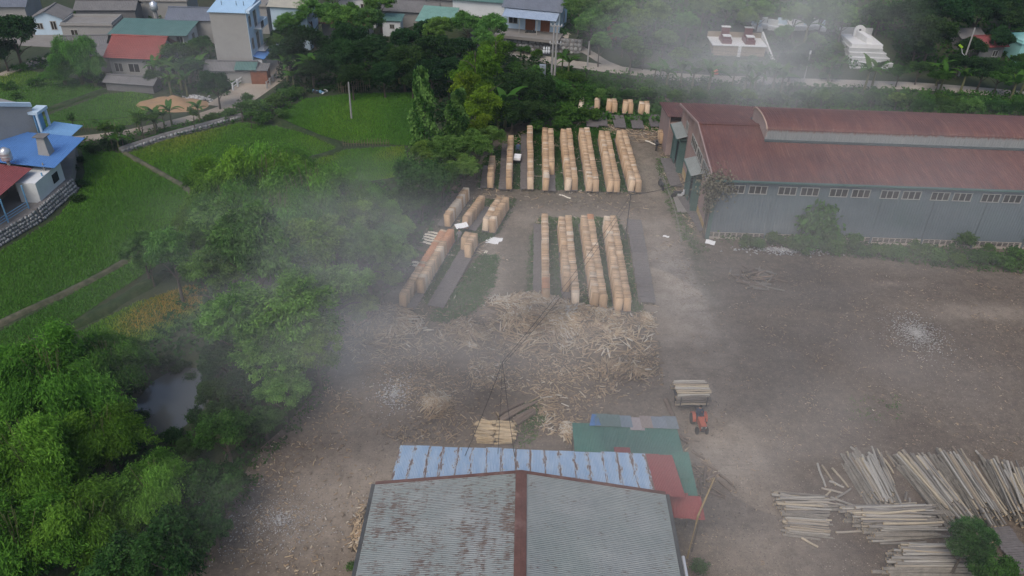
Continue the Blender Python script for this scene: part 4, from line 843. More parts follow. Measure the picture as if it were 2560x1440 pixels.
def bundle(seed, mat):
    r = random.Random(seed); V = []; F = []; T = []; y = 0
    while y < .50:
        th = r.uniform(.04, .12); h = 1.27 + r.gauss(0, .022); x = r.gauss(0, .014); w2 = .295 + r.gauss(0, .008); ln = r.gauss(0, .012); b = len(V)
        V += [(x - w2, y, 0), (x + w2, y, 0), (x + w2, y + th - .006, 0), (x - w2, y + th - .006, 0), (x - w2, y + ln, h), (x + w2, y + ln, h + r.gauss(0, .008)), (x + w2, y + th - .006 + ln, h), (x - w2, y + th - .006 + ln, h)]
        F += [[b + i for i in f] for f in ((4, 5, 6, 7), (0, 1, 5, 4), (1, 2, 6, 5), (2, 3, 7, 6), (3, 0, 4, 7))]; T += [r.random()] * 5; y += th
    return mesh_np('veneer_bundle', V, [list(f) for f in F], [mat], T)
BV = [bundle(s, m_ven) for s in range(10)]; BVr = [bundle(s, m_venr) for s in (90, 91)]; BVp = [bundle(s, m_venp) for s in (95, 96, 97)]
m_slat = plain('weathered_slat', (.135, .120, .112), .9, .3, 5, objvar=.0); m_rail = plain('rack_rail', (.11, .095, .08), .9, .3, 4)
def rack(P, ang, L, wd, label_base, group, tail=''):
    o = obj('drying_rack', None, None, (P[0], P[1], 0), (0, 0, ang)); o['category'] = 'drying rack'; auto(o, label_base, group, tail)
    mb = MB(); y = .0; r = random.Random(int(P[0] * 100 + P[1]))
    while y < L:
        t = r.uniform(.10, .19); mb.box((r.gauss(0, .02), y + t / 2, .27 + r.uniform(-.012, .012)), (wd + r.gauss(0, .03), t * .86, .035), rz=r.gauss(0, .006)); y += t
    sl_ = mb.build('slats', m_slat, o); sl_['kind'] = 'stuff'
    for x in (-wd * .40, 0.0, wd * .40): MB().b2(x - .035, x + .035, -.05, L + .05, .17, .245).build('rail', m_rail, o)
    k = max(2, int(L / 2.2))
    for i in range(k + 1):
        for x in (-wd * .40, wd * .40): MB().b2(x - .05, x + .05, i * L / k - .05, i * L / k + .05, 0, .17).build('leg', m_rail, o)
    return o
def column(parent, x, y0, y1, lean_, red=None, pale=None, gaps=()):
    y = y0; r = random.Random(int(x * 37 + y0 * 11 + parent.location[0] * 7)); dx = 0
    while y < y1 - .2:
        dx = .8 * dx + r.gauss(0, .011); sy = r.uniform(.75, 1.15); f = (y - y0) / max(.1, y1 - y0)
        if not any(a < f < b for a, b in gaps):
            ml = BV
            if red and red[0] < f < red[1] and r.random() < .85: ml = BVr
            if pale and pale[0] < f < pale[1] and r.random() < .85: ml = BVp
            obj('veneer_bundle', r.choice(ml), parent, (x + dx - math.sin(lean_) * .0, y, .29), (r.gauss(.0, .02), lean_ + r.gauss(0, .008), r.gauss(0, .010)), (r.uniform(.95, 1.04), sy, r.choice((1, 1, 1, 1, .985, 1.02)) * r.uniform(.985, 1.015)))
        y += .50 * sy
def vrow(base, group, tail, Lc=None, Rc=None, empty=None, rackto=None, redL=None, redR=None, paleL=None, paleR=None, gapsL=(), gapsR=(), wd=1.42):
    """Lc / Rc: (front bottom point, back top point) of the left and right file of bundles in the picture"""
    E = [(G(*c[0], .28), G(*c[1], 1.56)) if c else None for c in (Lc, Rc)]
    both = [e for e in E if e]; d = max(both, key=lambda e: np.linalg.norm(e[1] - e[0])); dv_ = (d[1] - d[0])[:2]; dv_ /= np.linalg.norm(dv_); ang = math.atan2(dv_[1], dv_[0]) - math.pi / 2; nx = np.array([dv_[1], -dv_[0]])
    if E[0] and E[1]:
        off = (d[0][:2] @ nx); e2 = E[0] if d is E[1] else E[1]; cx = (off + ((e2[0] + e2[1]) / 2)[:2] @ nx) / 2
    else: cx = (d[0][:2] @ nx) + (.34 if E[0] else -.34)
    al = [e[i][:2] @ dv_ for e in both for i in (0, 1)]; a0, a1 = min(al), max(al)
    if rackto: a0 = min(a0, *(G(*q, .28)[:2] @ dv_ for q in rackto))
    O = nx * cx + dv_ * a0
    rack(O, ang, a1 - a0 + .3, wd, 'dark slatted drying rack beneath the ' + tail, 'drying racks under the veneer')
    o = obj('veneer_row', None, None, (O[0], O[1], 0), (0, 0, ang)); o['category'] = 'veneer stack'; auto(o, base, group)
    for e, s, rd, pl, gp_ in ((E[0], -1, redL, paleL, gapsL), (E[1], 1, redR, paleR, gapsR)):
        if e: column(o, s * .375, e[0][:2] @ dv_ - a0, e[1][:2] @ dv_ - a0, -s * .055, rd, pl, gp_)
    return o
Z6 = lambda x, y: (960 + x / 2.4, 220 + y / 2.4)
Z8 = lambda x, y: (1340 + x / 5.143, 520 + y / 5.143)
Z5 = lambda x, y: (1000 + x / 3.789, 440 + y / 3.789)
Z3 = lambda x, y: (1280 + x / 3, y / 3)
ub = 'long row of upright tan veneer sheets in the upper block'; ug = 'veneer rows of the upper block'; ut = 'veneer in the upper block'
vrow('short single file of veneer at the left of the upper block', ug, ut, Rc=(Z6(637, 600), Z6(651, 412)))
vrow('single file veneer row beside the white handcart', ug, ut, Rc=(Z6(748, 608), Z6(763, 282)))
vrow('single file veneer row with its rack bare on the left', ug, ut, Rc=(Z6(876, 608), Z6(877, 225)))
vrow('double veneer row whose right file stops short', ug, ut, Lc=(Z6(976, 616), Z6(972, 234)), Rc=(Z6(1000, 520), Z6(996, 238)), paleL=(0, .08))
vrow(ub, ug, ut, Lc=(Z6(1108, 616), Z6(1079, 242)), Rc=(Z6(1140, 612), Z6(1104, 242)))
vrow(ub, ug, ut, Lc=(Z6(1230, 620), Z6(1191, 238)), Rc=(Z6(1264, 622), Z6(1216, 238)), paleL=(.04, .12))
vrow(ub, ug, ut, Lc=(Z6(1360, 624), Z6(1308, 254)), Rc=(Z6(1394, 626), Z6(1333, 260)), paleR=(0, .05))
vrow(ub, ug, ut, Lc=(Z6(1484, 620), Z6(1411, 252)), Rc=(Z6(1520, 626), Z6(1437, 252)))
lg = 'veneer rows of the lower block'; lt = 'veneer in the lower block'
vrow('single file veneer row with a reddish front end', lg, lt, Rc=(Z8(122, 1235), Z8(118, 80)), redR=(0, .16))
vrow('double veneer row with a gap in its left file', lg, lt, Lc=(Z8(400, 1080), Z8(332, 116)), Rc=(Z8(490, 1258), Z8(408, 106)), gapsL=((.50, .56),))
vrow('double veneer row with a reddish far end', lg, lt, Lc=(Z8(755, 1296), Z8(622, 82)), Rc=(Z8(850, 1305), Z8(692, 82)), redR=(.93, 1))
vrow('double veneer row with a white patch near its far end', lg, lt, Lc=(Z8(1065, 1330), Z8(916, 96)), Rc=(Z8(1165, 1330), Z8(986, 96)), paleL=(.70, .78))
sg = 'slanted veneer rows beside the trees'; st_ = 'slanted veneer rows'
vrow('slanted pale grey veneer file nearest the trees', sg, st_, Rc=(Z5(448, 480), Z5(630, 112)), paleR=(.0, 1.1))
vrow('slanted single veneer file with bare rack on its right', sg, st_, Lc=(Z5(618, 500), Z5(776, 190)))
vrow('short slanted double veneer row beside the cart track', sg, st_, Lc=(Z5(808, 520), Z5(940, 205)), Rc=(Z5(866, 536), Z5(1000, 205)))
vrow('long slanted double veneer row under the smoky tree', sg, st_, Lc=(Z5(35, 1245), Z5(425, 497)), Rc=(Z5(185, 1110), Z5(476, 505)), redL=(.35, .9), redR=(.7, 1.0), paleR=(0, .1))
vrow('short veneer stack at the top of the long bare rack', sg, st_, Lc=(Z5(600, 700), Z5(650, 528)), Rc=(Z5(640, 775), Z5(710, 540)), rackto=[Z5(345, 1235)])
kg = 'small veneer stacks at the back'; kt = 'small stacks at the back'
vrow('tiny veneer stack alone at the back left', kg, kt, Rc=(Z3(520, 757), Z3(523, 738)), wd=1.2, paleR=(-1, 2)).scale = (1, 1, .5)
vrow('small single veneer stack at the back', kg, kt, Rc=(Z3(632, 828), Z3(645, 730)), paleR=(0, .5))
for c in (((725, 838), (736, 742), (765, 846), (765, 739)), ((848, 850), (856, 746), (884, 854), (885, 748)), ((970, 858), (980, 760), (1005, 860), (1007, 760))):
    vrow('small double veneer stack in front of the hedge', kg, kt, Lc=(Z3(*c[0]), Z3(*c[1])), Rc=(Z3(*c[2]), Z3(*c[3])))
vrow('lone veneer stack beside the far hall door', kg, kt, Rc=(Z3(1128, 1078), Z3(1119, 980)), wd=.8)
vrow('small pale veneer stack behind the hall canopy', kg, kt, Rc=(Z3(1172, 872), Z3(1165, 826)), wd=.8, paleR=(-1, 2))
def emptyrack(a, b, wd, base, group, tail=''):
    A, B = G(*a), G(*b); d = (B - A)[:2]; L = float(np.linalg.norm(d)); rack(A, math.atan2(d[1], d[0]) - math.pi / 2, L, wd, base, group, tail)
emptyrack((1617, 762), (1584, 556), 1.45, 'bare slatted drying rack at the right of the lower block', 'bare drying racks')
for c in (((672, 958), (660, 862)), ((812, 972), (790, 880)), ((945, 978), (925, 885)), ((1082, 965), (1055, 875)), ((604, 965), (600, 905))):
    emptyrack(Z3(*c[0]), Z3(*c[1]), 1.5, 'bare slatted drying rack in front of the small stacks', 'bare racks at the back')
emptyrack((1760, 582), (1708, 500), 1.1, 'bare rack along the hall wall below the near door', 'bare racks along the hall')
emptyrack((1690, 470), (1664, 402), 1.3, 'bare rack along the hall wall between the doors', 'bare racks along the hall')
emptyrack((2575, 1440), (2490, 1325), 1.5, 'bare slatted rack at the lower right corner', 'bare drying racks', '')

# ================================================================== LOGS
m_logb = tintmat('log_bark', [(0, (.16, .14, .12)), (.2, (.30, .275, .235)), (.45, (.44, .41, .355)), (.65, (.34, .285, .215)), (.85, (.52, .435, .305)), (1, (.25, .195, .14))], .9, True, .45)
m_end = plain('log_end', (.48, .36, .22), .9, .25, 6, objvar=.3); m_brownlog = plain('brown_log', (.16, .115, .085), .9, .35, 3, (.30, .25, .19), .5, objvar=.3)
def logmesh(bark, seed):
    r = random.Random(seed); mb = MB(); b = [(r.gauss(0, .25), r.gauss(0, .25)) for _ in range(5)]; n = 7
    for i in range(5): mb.V += [(i / 4 - .5, b[i][0] + (1.12 - .06 * i) * math.cos(6.2832 * j / n), b[i][1] + (1.12 - .06 * i) * math.sin(6.2832 * j / n)) for j in range(n)]
    mb.F += [(i * n + j, i * n + (j + 1) % n, (i + 1) * n + (j + 1) % n, (i + 1) * n + j) for i in range(4) for j in range(n)] + [tuple(range(n - 1, -1, -1)), tuple(4 * n + j for j in range(n))]; mb.M += [0] * (4 * n) + [1, 1]; return mb.mesh('log', [bark, m_end], True)
LG = [logmesh(m_logb, s) for s in range(5)]; LB = [logmesh(m_brownlog, s) for s in (8, 9)]
NLOG = [0]; REST = []
def log(A, B, rr, label, group, mesh=None, thing_=True):
    A, B = Vector([float(c) for c in A]), Vector([float(c) for c in B]); d = B - A; q = d.to_track_quat('X', 'Z')
    o = bpy.data.objects.new('log', mesh or random.choice(LG)); COL.objects.link(o); o.location = (A + B) / 2; o.rotation_euler = (q @ Matrix.Rotation(U(0, 6.28), 3, 'X').to_quaternion()).to_euler(); o.scale = (d.length, rr, rr)
    o['label'] = label; o['category'] = 'log'; o['group'] = group; NLOG[0] += 1
def restlog(A, B, rr): REST.append((A, B, rr))
Z4 = lambda x, y: (1840 + x / 3.5556, 1050 + y / 3.5556)
def pile(label, group, a0, a1, b0, b1, n, layers, rr=.075, jit=.25, top_h=None, cross=0.0, mesh=None, keep=None, seed=0, dz=1.0):
    """logs run from the line a0-a1 to the line b0-b1 (picture points on the ground), heaped in layers"""
    R_ = random.Random(seed); P = [np.array(G(*q)) for q in (a0, a1, b0, b1)]
    for k in range(layers):
        f = k / max(1, layers - 1); m = int(n * (1 - .35 * f)); lo = .14 * f; z = rr + k * rr * 1.75 * dz
        for i in range(m):
            u = lo + (1 - 2 * lo) * (i + R_.uniform(-.35, .35) + .5) / m; v = u + R_.gauss(0, .02 + cross)
            A = P[0] + (P[1] - P[0]) * u; B = P[2] + (P[3] - P[2]) * v; d = (B - A); d = d / np.linalg.norm(d)
            s = R_.gauss(0, jit); A = A + d * s; B = B + d * (s + R_.gauss(0, jit * .8)); bump = math.sin(max(0, min(1, u)) * math.pi) * rr * 1.2
            zz = z * (.55 + .45 * math.sin(math.pi * min(1, max(0, u)))) + bump * f; r1 = rr * R_.uniform(.72, 1.25)
            A = (A[0], A[1], zz + R_.uniform(0, .04)); B = (B[0], B[1], zz + R_.uniform(0, .04))
            if k >= (layers - keep if keep else 0): log(A, B, r1, label, group, mesh)
            else: restlog(A, B, r1)
pile('pale log in the small left pile beside the wheel track', 'logs of the small left pile', Z4(360, 640), Z4(420, 880), Z4(790, 700), Z4(800, 860), 15, 4, .07, .25, cross=.12, keep=2, seed=1)
pile('pale log in the lower half of the small left pile', 'logs of the small left pile, lower half', Z4(420, 880), Z4(440, 1030), Z4(790, 900), Z4(800, 1080), 11, 4, .07, .15, cross=.04, keep=2, seed=2)
pile('pale log in the leftmost fan shaped heap', 'logs of the leftmost fan', Z4(940, 400), Z4(1330, 420), Z4(1160, 740), Z4(1430, 740), 26, 7, .070, .45, cross=.06, keep=2, dz=1.25, seed=3)
pile('pale log in the second fan shaped heap from the left', 'logs of the second fan', Z4(1400, 400), Z4(1760, 470), Z4(1840, 920), Z4(2010, 830), 26, 7, .070, .48, cross=.06, keep=2, dz=1.25, seed=4)
pile('pale log in the third fan shaped heap from the left', 'logs of the third fan', Z4(1750, 370), Z4(2130, 470), Z4(2120, 950), Z4(2330, 800), 26, 7, .070, .45, cross=.06, keep=2, dz=1.25, seed=5)
pile('pale log in the rightmost fan shaped heap', 'logs of the rightmost fan', Z4(2170, 420), Z4(2620, 600), Z4(2400, 860), Z4(2760, 1000), 26, 7, .070, .45, cross=.06, keep=2, dz=1.25, seed=6)
pile('grey log in the middle pile behind the green bush', 'logs of the middle pile', Z4(960, 800), Z4(1240, 1090), Z4(1640, 800), Z4(1720, 1060), 26, 7, .070, .42, cross=.06, keep=2, dz=1.25, seed=7)
pile('log with sawn end showing in the bottom right pile', 'logs of the bottom right pile', Z4(1480, 1140), Z4(1340, 1400), Z4(1900, 1170), Z4(2120, 1400), 20, 6, .082, .34, cross=.05, keep=2, dz=1.2, seed=8)
for a, b in (((720, 385), (800, 595)), ((765, 400), (885, 580)), ((855, 425), (1000, 600)), ((830, 540), (960, 600)), ((760, 605), (950, 650)), ((840, 690), (1080, 770)), ((890, 745), (1100, 800)), ((780, 690), (840, 635)), ((890, 695), (1020, 610)), ((990, 280), (1010, 350)), ((1020, 240), (1130, 330)),
             ((1310, 335), (1400, 475)), ((1330, 280), (1410, 410)), ((1400, 310), (1480, 420)), ((2125, 275), (2250, 390)), ((885, 995), (1160, 990)), ((1350, 1165), (1540, 1125)), ((1540, 1130), (1850, 1155)), ((1210, 1080), (1640, 1050)), ((1280, 1100), (1690, 1085)), ((580, 1050), (730, 1130)), ((1500, 720), (1520, 640)), ((1540, 700), (1550, 790)), ((1690, 950), (1820, 1030))):
    A, B = G(*Z4(*a), .1), G(*Z4(*b), .1); log(A, B, .07, 'stray log lying loose at the edge of the pale log heaps', 'stray logs around the heaps')
# brown logs beside the shed, big trunks, firewood heap
Zs = lambda x, y: (1600 + x / 2.6675, 900 + y / 2.6675)
for i, (a, b) in enumerate((((345, 605), (435, 665)), ((415, 675), (520, 740)), ((530, 760), (620, 835)), ((520, 800), (610, 875)), ((470, 880), (570, 920)), ((450, 840), (570, 905)), ((440, 800), (515, 750)), ((435, 710), (430, 835)), ((400, 780), (408, 890)), ((470, 735), (445, 800)), ((360, 690), (415, 760)),
                             ((330, 700), (390, 720)), ((330, 725), (392, 745)), ((335, 750), (392, 762)), ((340, 775), (395, 780)), ((345, 830), (395, 850)), ((360, 885), (420, 915)), ((505, 770), (480, 850)), ((260, 505), (330, 530)), ((270, 520), (320, 555)))):
    log(G(*Zs(*a), .1 + .06 * (i % 4)), G(*Zs(*b), .1 + .06 * (i % 4)), .085, 'short brown log heaped beside the green roof', 'brown logs beside the green roof', random.choice(LB))
Zp = lambda x, y: (800 + x / 2.8444, 700 + y / 2.8444)
for i, (a, b, rr) in enumerate((((1265, 965), (1440, 860), .19), ((1275, 990), (1475, 885), .17), ((1280, 1010), (1545, 860), .13), ((1375, 1010), (1520, 920), .20), ((1395, 1030), (1525, 940), .18))):
    log(G(*Zp(*a), .2), G(*Zp(*b), .2), rr, 'thick brown trunk lying behind the blue roof', 'thick trunks behind the blue roof', LB[i % 2])
log(G(1662, 1002, .15), G(1685, 1045, .15), .17, 'short thick trunk with pale end by the patched roof', 'trunk by the patched roof', LB[0])
for i in range(46):
    x, y = random.gauss(1888, 26), random.gauss(700, 14); a = random.choice((.2, .3, -.5, 2.6, 2.9, 1.0)) + U(-.4, .4); L_ = U(.7, 1.6); P = G(x, y); z = .08 + .5 * math.exp(-((x - 1888) / 34) ** 2 - ((y - 700) / 18) ** 2) * U(.3, 1); d = np.array([math.cos(a), math.sin(a), U(-.12, .12)]) * L_ / 2
    if i < 20: log(P + [0, 0, z] - d, P + [0, 0, z] + d, U(.06, .10), 'short brown log in the firewood heap near the hall', 'firewood heap near the hall', random.choice(LB))
    else: restlog(tuple(P + [0, 0, .08] - d * [1, 1, 0]), tuple(P + [0, 0, .08] + d * [1, 1, 0]), .08)
mb = MB()
for A, B, rr in REST: mb.tube([A, B], [rr * 1.1, rr * .9], 6, 0, True, 1)
tag(mb.build('log_heap_core', [plain('log_bark_shaded', (.19, .17, .14), .9, .45, 2.2, coord='World'), m_end]), 'lower layers of logs inside the pale log heaps', 'logs', None, 'stuff')  # lower logs coloured darker, shade of the gaps put into the bark

# ================================================================== SCRAPS AND HEAPS
m_scrap = tintmat('wood_scrap', [(0, (.085, .068, .052)), (.25, (.17, .13, .09)), (.5, (.32, .225, .135)), (.75, (.42, .325, .21)), (1, (.52, .47, .39))], .85)
def strips(name, label, P, z, az, pitch, L, Wd, tint, seed=0, bend=.06):
    """thin bent offcuts: two boards meeting at a slight angle, with thickness"""
    r = np.random.default_rng(seed); n = len(P); d = np.column_stack([np.cos(az) * np.cos(pitch), np.sin(az) * np.cos(pitch), np.sin(pitch)]); s = np.column_stack([-np.sin(az), np.cos(az), r.normal(0, .25, n)]); s = unit(s)
    C = np.column_stack([P, z]); th = .022; L = L[:, None]; Wd = Wd[:, None]; bd = r.normal(0, bend, (n, 1)) * L; up = np.array([0, 0, 1.])
    a, m, b = C - d * L / 2, C + s * bd * .4 + up * np.abs(bd) * .25, C + d * L / 2; V = np.stack([a - s * Wd / 2, a + s * Wd / 2, m - s * Wd / 2, m + s * Wd / 2, b - s * Wd * .35, b + s * Wd * .35], 1)
    V = np.concatenate([V + up * th, V - up * .01], 1).reshape(-1, 3); f = np.array([(0, 2, 3, 1), (2, 4, 5, 3), (0, 6, 8, 2), (2, 8, 10, 4), (1, 3, 9, 7), (3, 5, 11, 9), (0, 1, 7, 6), (4, 10, 11, 5)])
    F = (np.arange(n)[:, None, None] * 12 + f[None]).reshape(-1, 4)
    return tag(obj(name, mesh_np(name, V, F, [m_scrap], np.repeat(np.clip(tint, 0, 1), 8))), label, 'wood scraps', None, 'stuff')
def litter(label, pts, dens, Lr=(.10, .40), Wr=(.02, .06), tc=.45, seed=0, clump=.9, px=True):
    r = np.random.default_rng(seed); poly = W(pts) if px else pts; P = scatter(poly, dens, r); keep = r.random(len(P)) < np.clip(vnoise(P, clump, seed) * 1.9 - .45, .05, 1); P = P[keep]; n = len(P)
    return strips('wood_scraps', label, P, r.uniform(.03, .10, n), r.uniform(0, 6.28, n), r.normal(0, .1, n), r.uniform(*Lr, n) * np.where(r.random(n) < .08, 2.0, 1), r.uniform(*Wr, n), np.clip(r.normal(tc - .02, .22, n), 0, .95), seed)
litter('scattered veneer offcuts between the drying rows and sheds', [(830, 860), (960, 790), (1200, 790), (1300, 760), (1640, 780), (1660, 960), (1560, 1010), (1400, 1090), (1180, 1110), (1000, 1110), (880, 1060), (800, 980)], 30, seed=11)
litter('dense shredded offcuts around the middle of the yard', [(1150, 830), (1640, 850), (1630, 960), (1450, 1010), (1180, 960)], 34, (.12, .5), (.025, .07), .48, 12, 1.2)
litter('offcuts littering the track around the drying rows', [(1190, 480), (1620, 485), (1680, 560), (1750, 640), (1640, 780), (1560, 530), (1300, 530), (1250, 600), (1310, 760), (1200, 800), (1000, 780), (1080, 560)], 4, seed=13)
litter('offcuts between the rows of the upper block', [(1195, 478), (1600, 488), (1560, 330), (1500, 300), (1300, 330), (1210, 400)], 8, (.2, .8), (.03, .07), .62, 14)
litter('offcuts between the rows of the lower block', [(1320, 770), (1340, 545), (1560, 545), (1650, 770)], 8, (.2, .8), (.03, .07), .62, 15)
litter('offcuts around the slanted rows', [(1020, 770), (1150, 480), (1290, 490), (1200, 640), (1110, 790)], 6, (.2, .7), (.03, .08), .6, 16)
litter('offcuts on the open ground left of the shed', [(470, 1430), (640, 1150), (800, 1000), (980, 1090), (930, 1220), (880, 1440)], 9, (.06, .3), (.03, .08), .55, 17)
litter('bark crumbs over the dark right yard', [(1680, 640), (2620, 690), (2640, 1160), (2150, 1120), (1980, 1200), (1900, 1440), (1700, 1440), (1800, 1200), (1700, 1000)], 5, (.05, .22), (.015, .04), .40, 18)
litter('offcuts along the hall wall', [(1640, 330), (1690, 330), (1770, 600), (1740, 620), (1660, 430)], 14, (.15, .7), (.03, .08), .5, 19)
litter('offcuts around the small back stacks', [(1480, 300), (1660, 300), (1660, 345), (1600, 360), (1500, 325)], 14, (.2, .8), (.03, .07), .6, 20)
litter('offcuts beside the green roof', [(1690, 1080), (1720, 1070), (1800, 1190), (1750, 1240), (1740, 1200)], 14, (.15, .6), (.03, .08), .45, 21)
m_heap = plain('heap_core', (.11, .085, .062), .95, .35, 2.0, (.22, .16, .10), .6, 'World')
def heap(label, cx, cy, rx, ry, h, n, tc, seed, Lr=(.4, 1.3), Wr=(.04, .11), ridge=None, az=None, pj=.35):
    r = np.random.default_rng(seed); c = G(cx, cy); rxm = rx * depth(c) / CF; rym = ry * depth(c) / CF / math.sin(CP + (cy - 720) / CF)
    root = thing('scrap_heap', label, 'scrap heap', (c[0], c[1], 0), 0, 'heaps of wood offcuts')
    def hh(u, v): q = np.sqrt(u * u + v * v); return h * np.clip(1 - q ** 1.6, 0, 1) * (1 + .3 * np.sin(u * 5 + seed) * np.cos(v * 4 + seed * 2))
    k = 22; g = np.linspace(-1, 1, k); A, B = np.meshgrid(g, g); V = np.column_stack([(A * rxm).ravel(), (B * rym).ravel(), (hh(A, B) - .04).ravel()]); ii = (np.arange(k - 1)[:, None] * k + np.arange(k - 1)[None]).ravel()
    obj('mound', mesh_np('mound', V, np.stack([ii, ii + 1, ii + k + 1, ii + k], 1), [m_heap], smooth=True), root)
    q = np.sqrt(r.random(n)) * r.uniform(.3, 1.08, n); t = r.uniform(0, 6.28, n); u, v = q * np.cos(t), q * np.sin(t); P = np.column_stack([u * rxm, v * rym]); z = hh(u, v) + r.uniform(.02, .14, n)
    az_ = (7 * vnoise(P, .8, seed + 3) + r.normal(0, .45, n)) if az is None else r.normal(az, .7, n)
    o = strips('offcuts', '', P, z, az_, -h / max(.5, (rxm + rym) / 2) * .7 * np.cos(az_ - t) * .8 + r.normal(0, pj, n) * .6, r.uniform(*Lr, n), r.uniform(*Wr, n), r.normal(tc, .20, n) + .5 * (vnoise(P, 1.1, seed) - .5), seed)
    o.parent = root; del o['label'], o['category']; return root
heap('wide heap of grey and tan offcuts below the lower veneer block', 1430, 828, 205, 66, 1.6, 2900, .60, 1, (.4, 1.5), (.04, .12))
heap('tan offcut ridge at the front of the lower veneer block', 1330, 765, 120, 26, .8, 900, .68, 2)
heap('brown offcut heap beside the smoky trees', 950, 820, 115, 62, 1.1, 1500, .50, 3)
heap('low scatter heap of tan offcuts in the middle', 1160, 835, 70, 40, .35, 520, .5, 4)
heap('round heap of thin pale shavings', 1092, 1015, 46, 30, .6, 520, .60, 5, (.5, 1.3), (.015, .035))
heap('small spiky offcut heap beside the bare rack', 1612, 805, 24, 22, .6, 160, .72, 6, (.4, .9), (.03, .06))
heap('curled white bark strips behind the blue roof', 1375, 1025, 50, 66, .18, 170, .66, 7, (.25, .8), (.025, .07))
heap('pale bark heap against the green roof', 1418, 1085, 18, 28, .6, 170, .74, 8, (.25, .7), (.04, .09))
heap('offcut heap along the left shed wall', 905, 1320, 26, 62, .5, 380, .62, 9, (.3, .8), (.05, .12))
heap('flattened offcut drift on the right of the middle yard', 1540, 925, 90, 28, .25, 480, .5, 10)
# neat stack of split cores behind the blue roof
st = thing('slab_stack', 'neat stack of pale split slabs behind the blue roof', 'wood stack', G(1238, 1088))
r = random.Random(4)
for k in range(2):
    for j in range(9):
        for z in range(5):
            mb = MB(); L_ = 1.25 + r.gauss(0, .09); mb.box((0, 0, 0), (L_ * r.uniform(.75, 1.08), .15 + r.gauss(0, .03), .09 + r.gauss(0, .02)), rz=r.gauss(0, .15), rx=r.gauss(0, .3), ry=r.gauss(0, .05))
            o = mb.build('slab', plain('slab_wood', (.50, .38, .23), .85, .22, 4, objvar=.35), st); o.location = ((k - .5) * 1.35 + r.gauss(0, .06), (j - 4) * .19 + r.gauss(0, .02), .07 + z * .12)
def veneer_sheet(px, py, L_, Wd, rz, label, mat, tilt=0, z=.06):
    P = G(px, py); mb = MB(); n = 6
    for i in range(n): mb.box((-L_ / 2 + L_ * (i + .5) / n, 0, .03 * math.sin(i * 1.3 + rz)), (L_ / n * 1.02, Wd, .016), ry=.06 * math.cos(i * 1.3 + rz))
    o = mb.build('veneer_sheet', mat); o.location = (P[0], P[1], z); o.rotation_euler = (tilt, 0, rz); o['category'] = 'veneer sheet'
    auto(o, label, 'loose veneer sheets'); return o
m_wh = plain('fresh_veneer', (.72, .66, .54), .75, .1, 3); m_sheet = plain('white_sheet', (.80, .79, .76), .7, .06, 3)
for x, y, a in ((1230, 606, -.15), (1240, 599, -.1), (1236, 602, .1)): veneer_sheet(x, y, 1.25, .6, a, 'white veneer sheet lying on the grass by the track', m_sheet)
for x, y, a in ((1086, 583, -.2), (1078, 589, -.25), (1073, 595, -.25), (1068, 601, -.2), (1066, 608, -.3)): veneer_sheet(x, y, 1.3, .3, a, 'cream offcut board laid out beside the trees', m_wh)
for x, y, a in ((1044, 658, -.2), (1034, 664, 0)): veneer_sheet(x, y, 1.0, .35, a, 'cream offcut board under the smoky tree', m_wh)
veneer_sheet(1214, 632, .5, .28, 1.2, 'small pale board on the grass', m_wh); veneer_sheet(1582, 290, .9, .5, .4, 'white board in front of the back stacks', m_sheet); veneer_sheet(1626, 357, 1.6, .25, -.8, 'pale plank near the far hall door', m_wh); veneer_sheet(1665, 592, .6, .3, -.3, 'white scrap on the pale track', m_sheet, z=.05)
veneer_sheet(1775, 610, .9, .6, -.4, 'crumpled white plastic at the hall corner', m_sheet, .2, .2); veneer_sheet(1412, 492, 1.4, .22, -.6, 'plank in front of the upper block', m_wh)
def pebbles(label, cx, cy, rx, ry, n, h, seed, s=(.05, .16), mat=None):
    r = np.random.default_rng(seed); c = G(cx, cy); rxm = rx * depth(c) / CF; rym = ry * depth(c) / CF / math.sin(CP + (cy - 720) / CF); q = np.abs(r.normal(0, .5, n)); t = r.uniform(0, 6.28, n); P = np.column_stack([c[0] + q * np.cos(t) * rxm, c[1] + q * np.sin(t) * rym, h * np.exp(-q * q * 3) + .03])
    b = np.array([(1, 0, 0), (-1, 0, 0), (0, 1, 0), (0, -1, 0), (0, 0, .8), (0, 0, -.5)]); f = np.array([(0, 2, 4), (2, 1, 4), (1, 3, 4), (3, 0, 4), (2, 0, 5), (1, 2, 5), (3, 1, 5), (0, 3, 5)]); sz = r.uniform(*s, (n, 1, 1)) * r.uniform(.6, 1.3, (n, 1, 3))
    V = P[:, None] + b[None] * sz; return tag(obj('stones', mesh_np('stones', V.reshape(-1, 3), (np.arange(n)[:, None, None] * 6 + f[None]).reshape(-1, 3), [mat or m_stone], np.repeat(r.random(n), 8))), label, 'stones', None, 'stuff')
m_stone = tintmat('pale_stone', [(0, (.20, .20, .20)), (.5, (.34, .33, .32)), (1, (.50, .49, .47))], .9)
m_lime = tintmat('lime_chip', [(0, (.20, .19, .175)), (1, (.42, .40, .37))], .9)
pebbles('patch of whitish crushed stone on the right yard', 2290, 835, 80, 60, 1900, .10, 1, (.025, .07), m_lime)
pebbles('strip of pale rubble along the hall weeds', 1960, 628, 130, 12, 700, .08, 2, (.05, .14))
pebbles('grey ash and pebbles left of the shavings heap', 985, 985, 70, 70, 700, .05, 3, (.03, .08))
pebbles('pale pebbles on the lower left of the yard', 700, 1300, 200, 120, 1600, .0, 4, (.02, .055))
pebbles('grey stone heap beside the sand', 490, 250, 34, 8, 420, .5, 5, (.1, .26))

